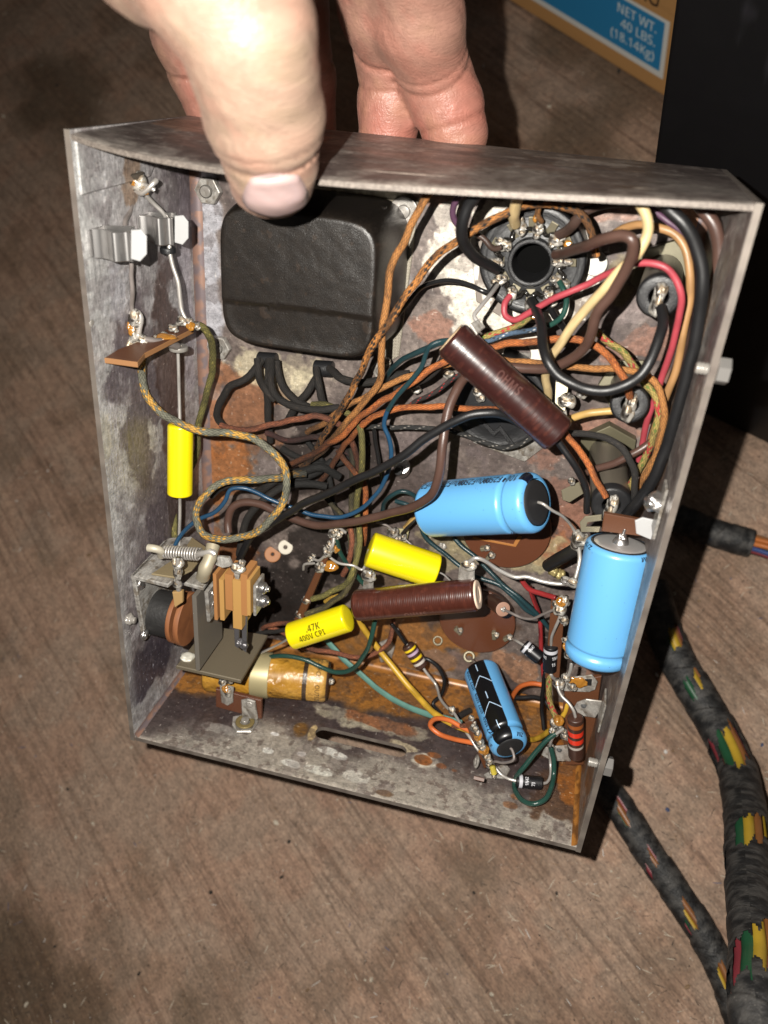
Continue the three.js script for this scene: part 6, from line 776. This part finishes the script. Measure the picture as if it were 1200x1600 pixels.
// ---------------------------------------------------------------- the gripping hand: one continuous surface from a distance field, in the chassis frame
{
  const bones = [], creases = [];   // [a, b, ra, rb, blend group]
  const chain = (pts) => { for (let i = 1; i < pts.length; i++) { const [a, b] = [pts[i - 1], pts[i]]; bones.push([P(a[0], a[1], a[2]), P(b[0], b[1], b[2]), a[3], b[3], a[4] ?? 1]); } };
  chain([[427, 281, 66, 7.6], [423, 250, 71, 9.2], [413, 180, 77, 11.3], [396, 100, 84, 11.2], [384, 40, 88, 11.6], [330, -60, 90, 14], [270, -170, 86, 17]]);             // thumb
  chain([[440, 278, 65.5, 6.6], [408, 283, 66, 6.6]]); 
  chain([[350, 206, -9, 8.2], [337, 160, -9, 8.8], [315, 110, -7, 9.2], [294, 52, -2, 9.9], [288, -60, 10, 10.4], [320, -220, 34, 12]]);         // index
  chain([[482, 206, -10, 8.2], [474, 120, -8, 8.8], [456, 10, -2, 9.4], [450, -90, 12, 10.4], [440, -240, 34, 12]]);                            // middle
  chain([[606, 208, -10, 8.4], [611, 160, -10, 8.9], [610, 90, -7, 9.0], [596, 12, 4, 10.6], [575, -90, 16, 10.6], [540, -250, 34, 12]]);                        // ring
  chain([[712, 210, -7, 9.0], [700, 165, -6, 9.3], [678, 112, -3, 9.4], [654, 30, 8, 11.2], [640, -70, 18, 11], [610, -240, 34, 12]]);                            // little
  chain([[320, -220, 40, 14], [440, -240, 40, 14], [540, -250, 40, 14], [610, -240, 40, 13]]); chain([[270, -170, 84, 17], [320, -260, 60, 19], [440, -330, 55, 20], [570, -330, 48, 16]]); chain([[430, -420, 52, 22], [430, -640, 40, 24]]);
  chain([[280, -40, 86, 9.5], [248, -88, 83, 13], [270, -170, 84, 17]]);
  // creases: [centre, direction along the finger, depth, width, reach]
  const crease = (x, y, z, x2, y2, z2, d, w, R = 13) => { const c = P(x, y, z), e = P(x2, y2, z2); creases.push([c, e.sub(c).normalize(), d, w, R]); };
  crease(417, 226, 74, 411, 180, 77, .5, .8, 15); crease(419, 234, 74, 411, 190, 77, .26, .6, 15); crease(414, 206, 76, 409, 170, 78, .18, .6, 15);
  crease(672, 100, -2, 660, 60, 4, .5, 1); crease(668, 86, 0, 655, 40, 6, .3, .8); crease(702, 190, -6, 690, 140, -5, .4, .9); crease(606, 50, -3, 600, 20, 3, .8, 1.2); crease(611, 130, -9, 610, 100, -8, .4, .7); crease(320, 96, -6, 312, 70, -4, .7, .8); crease(342, 142, -8, 330, 110, -7, .4, .7); crease(470, 100, -7, 462, 50, -4, .6, .8);
  const box0 = new THREE.Box3(); for (const [a, b, ra, rb] of bones) { box0.expandByPoint(a.clone().addScalar(ra + 3)).expandByPoint(a.clone().addScalar(-ra - 3)).expandByPoint(b.clone().addScalar(rb + 3)).expandByPoint(b.clone().addScalar(-rb - 3)); }
  const B = bones.map(([a, b, ra, rb]) => { const d = b.clone().sub(a); return [a.x, a.y, a.z, d.x, d.y, d.z, d.lengthSq(), ra, rb]; });
  const field = (x, y, z) => {
    let s = 1e3; const k = 2.6;
    for (const [ax, ay, az, dx, dy, dz, l2, ra, rb] of B) { const px = x - ax, py = y - ay, pz = z - az, t = clamp((px * dx + py * dy + pz * dz) / l2), ex = px - dx * t, ey = py - dy * t, ez = pz - dz * t, d = Math.sqrt(ex * ex + ey * ey + ez * ez) - (ra + (rb - ra) * t); const h = Math.max(k - Math.abs(s - d), 0) / k; s = Math.min(s, d) - h * h * k * 0.25; }
    if (s > -3 && s < 3) { for (const [c, a, d, w, R] of creases) { const px = x - c.x, py = y - c.y, pz = z - c.z, q = px * px + py * py + pz * pz; if (q > R * R) continue; const t = px * a.x + py * a.y + pz * a.z; s += d * Math.exp(-(t * t) / (w * w)) * sst(R * R, R * R * .5, q); } s += .34 * (fbm(x * .35 + z * .2, y * .35 - z * .15, 2) - .5); }
    return s;
  };
  // surface nets
  const h = 1.0, mn = box0.min, n = [0, 1, 2].map((i) => Math.ceil((box0.max.getComponent(i) - mn.getComponent(i)) / h) + 1), [nx, ny, nz] = n, val = new Float32Array(nx * ny * nz);
  const coarse = 4; for (let z = 0; z < nz; z += coarse) for (let y = 0; y < ny; y += coarse) for (let x = 0; x < nx; x += coarse) { const c = field(mn.x + (x + 1.5) * h, mn.y + (y + 1.5) * h, mn.z + (z + 1.5) * h), far = Math.abs(c) > 6.5; for (let k = z; k < Math.min(nz, z + coarse); k++) for (let j = y; j < Math.min(ny, y + coarse); j++) for (let i = x; i < Math.min(nx, x + coarse); i++) val[(k * ny + j) * nx + i] = far ? c : field(mn.x + i * h, mn.y + j * h, mn.z + k * h); }
  const vid = new Int32Array(nx * ny * nz).fill(-1), pos = [], idx = [], V = (i, j, k) => val[(k * ny + j) * nx + i];
  for (let k = 0; k < nz - 1; k++) for (let j = 0; j < ny - 1; j++) for (let i = 0; i < nx - 1; i++) {
    let sx = 0, sy = 0, sz = 0, c = 0; const v = []; for (let q = 0; q < 8; q++) v.push(V(i + (q & 1), j + (q >> 1 & 1), k + (q >> 2)));
    for (const [p, q] of [[0, 1], [2, 3], [4, 5], [6, 7], [0, 2], [1, 3], [4, 6], [5, 7], [0, 4], [1, 5], [2, 6], [3, 7]]) if ((v[p] < 0) !== (v[q] < 0)) { const t = v[p] / (v[p] - v[q]); sx += (p & 1) + ((q & 1) - (p & 1)) * t; sy += (p >> 1 & 1) + ((q >> 1 & 1) - (p >> 1 & 1)) * t; sz += (p >> 2) + ((q >> 2) - (p >> 2)) * t; c++; }
    if (c) { vid[(k * ny + j) * nx + i] = pos.length / 3; pos.push(mn.x + (i + sx / c) * h, mn.y + (j + sy / c) * h, mn.z + (k + sz / c) * h); }
  }
  const I = (i, j, k) => vid[(k * ny + j) * nx + i], quadF = (a, b, c, d, flip) => flip ? idx.push(a, c, b, a, d, c) : idx.push(a, b, c, a, c, d);
  for (let k = 1; k < nz - 1; k++) for (let j = 1; j < ny - 1; j++) for (let i = 1; i < nx - 1; i++) { const a = V(i, j, k) < 0;
    if (a !== V(i + 1, j, k) < 0) quadF(I(i, j - 1, k - 1), I(i, j, k - 1), I(i, j, k), I(i, j - 1, k), !a); if (a !== V(i, j + 1, k) < 0) quadF(I(i - 1, j, k - 1), I(i - 1, j, k), I(i, j, k), I(i, j, k - 1), !a); if (a !== V(i, j, k + 1) < 0) quadF(I(i - 1, j - 1, k), I(i, j - 1, k), I(i, j, k), I(i - 1, j, k), !a); }
  const nor = [], col = [], uv = []; const thumbTip = P(425, 300, 66), tips = [P(364, 206, -9), P(482, 206, -10), P(606, 208, -10), P(712, 210, -7)];
  for (let i = 0; i < pos.length; i += 3) {
    const x = pos[i], y = pos[i + 1], z = pos[i + 2], e = .45, g = V3(field(x + e, y, z) - field(x - e, y, z), field(x, y + e, z) - field(x, y - e, z), field(x, y, z + e) - field(x, y, z - e)).normalize(); nor.push(g.x, g.y, g.z); uv.push(x / 24 + z / 40, y / 24 + z / 50);
    const q = V3(x, y, z); let red = 0; for (const t of tips) red = Math.max(red, 1 - sst(8, 26, q.distanceTo(t))); const back = sst(50, 15, z), mot = fbm(x * .16 + z * .1, y * .16, 4), cr = creases.reduce((m, [c, a, d, w, R]) => { const p = q.clone().sub(c); return p.length() < R ? Math.max(m, Math.exp(-((p.dot(a) / (w * 1.3)) ** 2)) * d * sst(R, R * .7, p.length())) : m; }, 0);
    let c = mixc([.265, .18, .134], [.33, .165, .125], back * .8); c = mixc(c, [.34, .125, .095], red * .55); c = mixc(c, [c[0] * 1.08, c[1] * .88, c[2] * .87], sst(.48, .7, mot) * .6); { const fn = fbm(x * .9 + z * .5, y * .9, 3); const kk = 1 + .09 * (sst(.44, .3, fn) - sst(.56, .72, fn)); c = [c[0] * kk, c[1] * kk, c[2] * kk]; }; c = mixc(c, [c[0], c[1] * 1.1, c[2] * .95], sst(.5, .25, mot) * .5); c = mixc(c, [.22, .09, .06], clamp(cr) * .5); const dt = q.distanceTo(thumbTip); c = mixc(c, [.33, .19, .15], (1 - sst(6, 14, dt)) * .5); col.push(...c);
  }
  const g = new THREE.BufferGeometry(); g.setAttribute('position', new THREE.Float32BufferAttribute(pos, 3)); g.setAttribute('normal', new THREE.Float32BufferAttribute(nor, 3)); g.setAttribute('color', new THREE.Float32BufferAttribute(col, 3)); g.setAttribute('uv', new THREE.Float32BufferAttribute(uv, 2)); g.setIndex(idx);
  // fine skin lines
  const skinBump = tex(512, 512, (u, v) => { const a = Math.abs(vn(u * 60 + 6 * fbm(u * 8, v * 8, 2), v * 22) - .5), b = vn(u * 110, v * 110), k = 255 * clamp(.35 + a * .8 + (b - .5) * .3); return [k, k, k]; }, false);
  const skinM = phy(0xffffff, .46, 0, { vertexColors: true, bumpMap: skinBump, bumpScale: .00019, sheen: .15, sheenRoughness: .5, sheenColor: new THREE.Color(.8, .5, .4) });
  const m = new THREE.Mesh(MM(g), skinM); m.name = 'person'; m.castShadow = m.receiveShadow = true; m.matrixAutoUpdate = true; chassis.updateMatrixWorld(true); m.applyMatrix4(chassis.matrixWorld); scene.add(m);
  tag(m, 'bare hand gripping the upper wall of the metal chassis, thumb in front and fingers behind', 'person');
  // thumb nail laid on the field
  const NU = 22, NV = 20, np = [], nn = [], ni = []; const nc = P(427, 302, 66), eye = CAM.clone(), marched = (px, py) => { const d = dirOf(px, py).normalize(); let t = 90; for (let i = 0; i < 120; i++) { const p = eye.clone().addScaledVector(d, t), f = field(p.x, p.y, p.z); if (f < .03) break; t += Math.max(.04, f * .8); } return eye.clone().addScaledVector(d, t); }; void nc;
  // outline in the plane of the nail: rounded base, nearly straight sides, curved free edge
  const layer = (lift) => { for (let j = 0; j <= NV; j++) for (let i = 0; i <= NU; i++) { const u = i / NU * 2 - 1, v = j / NV, wide = 50 * (0.84 + .18 * Math.sin(Math.min(1, v * 1.2) * Math.PI / 2)), x = 430 + u * wide * (1 - .10 * (1 - v) ** 2) , y = 272 + 6 * u * u * (1 - v) + v * 62 - u * u * 20 * v + (u > 0 ? -6 : 0) * Math.abs(u) * .6; const p = marched(x, y), e = .6, gr = V3(field(p.x + e, p.y, p.z) - field(p.x - e, p.y, p.z), field(p.x, p.y + e, p.z) - field(p.x, p.y - e, p.z), field(p.x, p.y, p.z + e) - field(p.x, p.y, p.z - e)).normalize(); const rim = Math.min(1, (1 - Math.abs(u)) * 5, v * 6 + .1), q = p.addScaledVector(gr, lift * rim + (lift > 0 ? .12 * v : -.3)); np.push(q.x, q.y, q.z); } };
  layer(.75); layer(-.4);
  const q0 = (NU + 1) * (NV + 1); for (let j = 0; j < NV; j++) for (let i = 0; i < NU; i++) { const a = j * (NU + 1) + i; ni.push(a, a + NU + 1, a + 1, a + 1, a + NU + 1, a + NU + 2, q0 + a, q0 + a + 1, q0 + a + NU + 1, q0 + a + 1, q0 + a + NU + 2, q0 + a + NU + 1); }
  const side = (a, b) => ni.push(a, b, a + q0, b, b + q0, a + q0); for (let i = 0; i < NU; i++) { side(i, i + 1); side(NV * (NU + 1) + i + 1, NV * (NU + 1) + i); } for (let j = 0; j < NV; j++) { side((j + 1) * (NU + 1), j * (NU + 1)); side(j * (NU + 1) + NU, (j + 1) * (NU + 1) + NU); }
  const ng = new THREE.BufferGeometry(); ng.setAttribute('position', new THREE.Float32BufferAttribute(np, 3)); ng.setIndex(ni); ng.computeVertexNormals(); const nuv = []; for (let i = 0; i < np.length / 3; i++) nuv.push(np[i * 3] / 20, np[i * 3 + 1] / 20); ng.setAttribute('uv', new THREE.Float32BufferAttribute(nuv, 2));
  part('nail', MM(ng), phy(new THREE.Color().setRGB(.33, .235, .225), .34, 0, { clearcoat: .3, clearcoatRoughness: .3, side: THREE.DoubleSide }), m);
}
renderer.render(scene, camera);
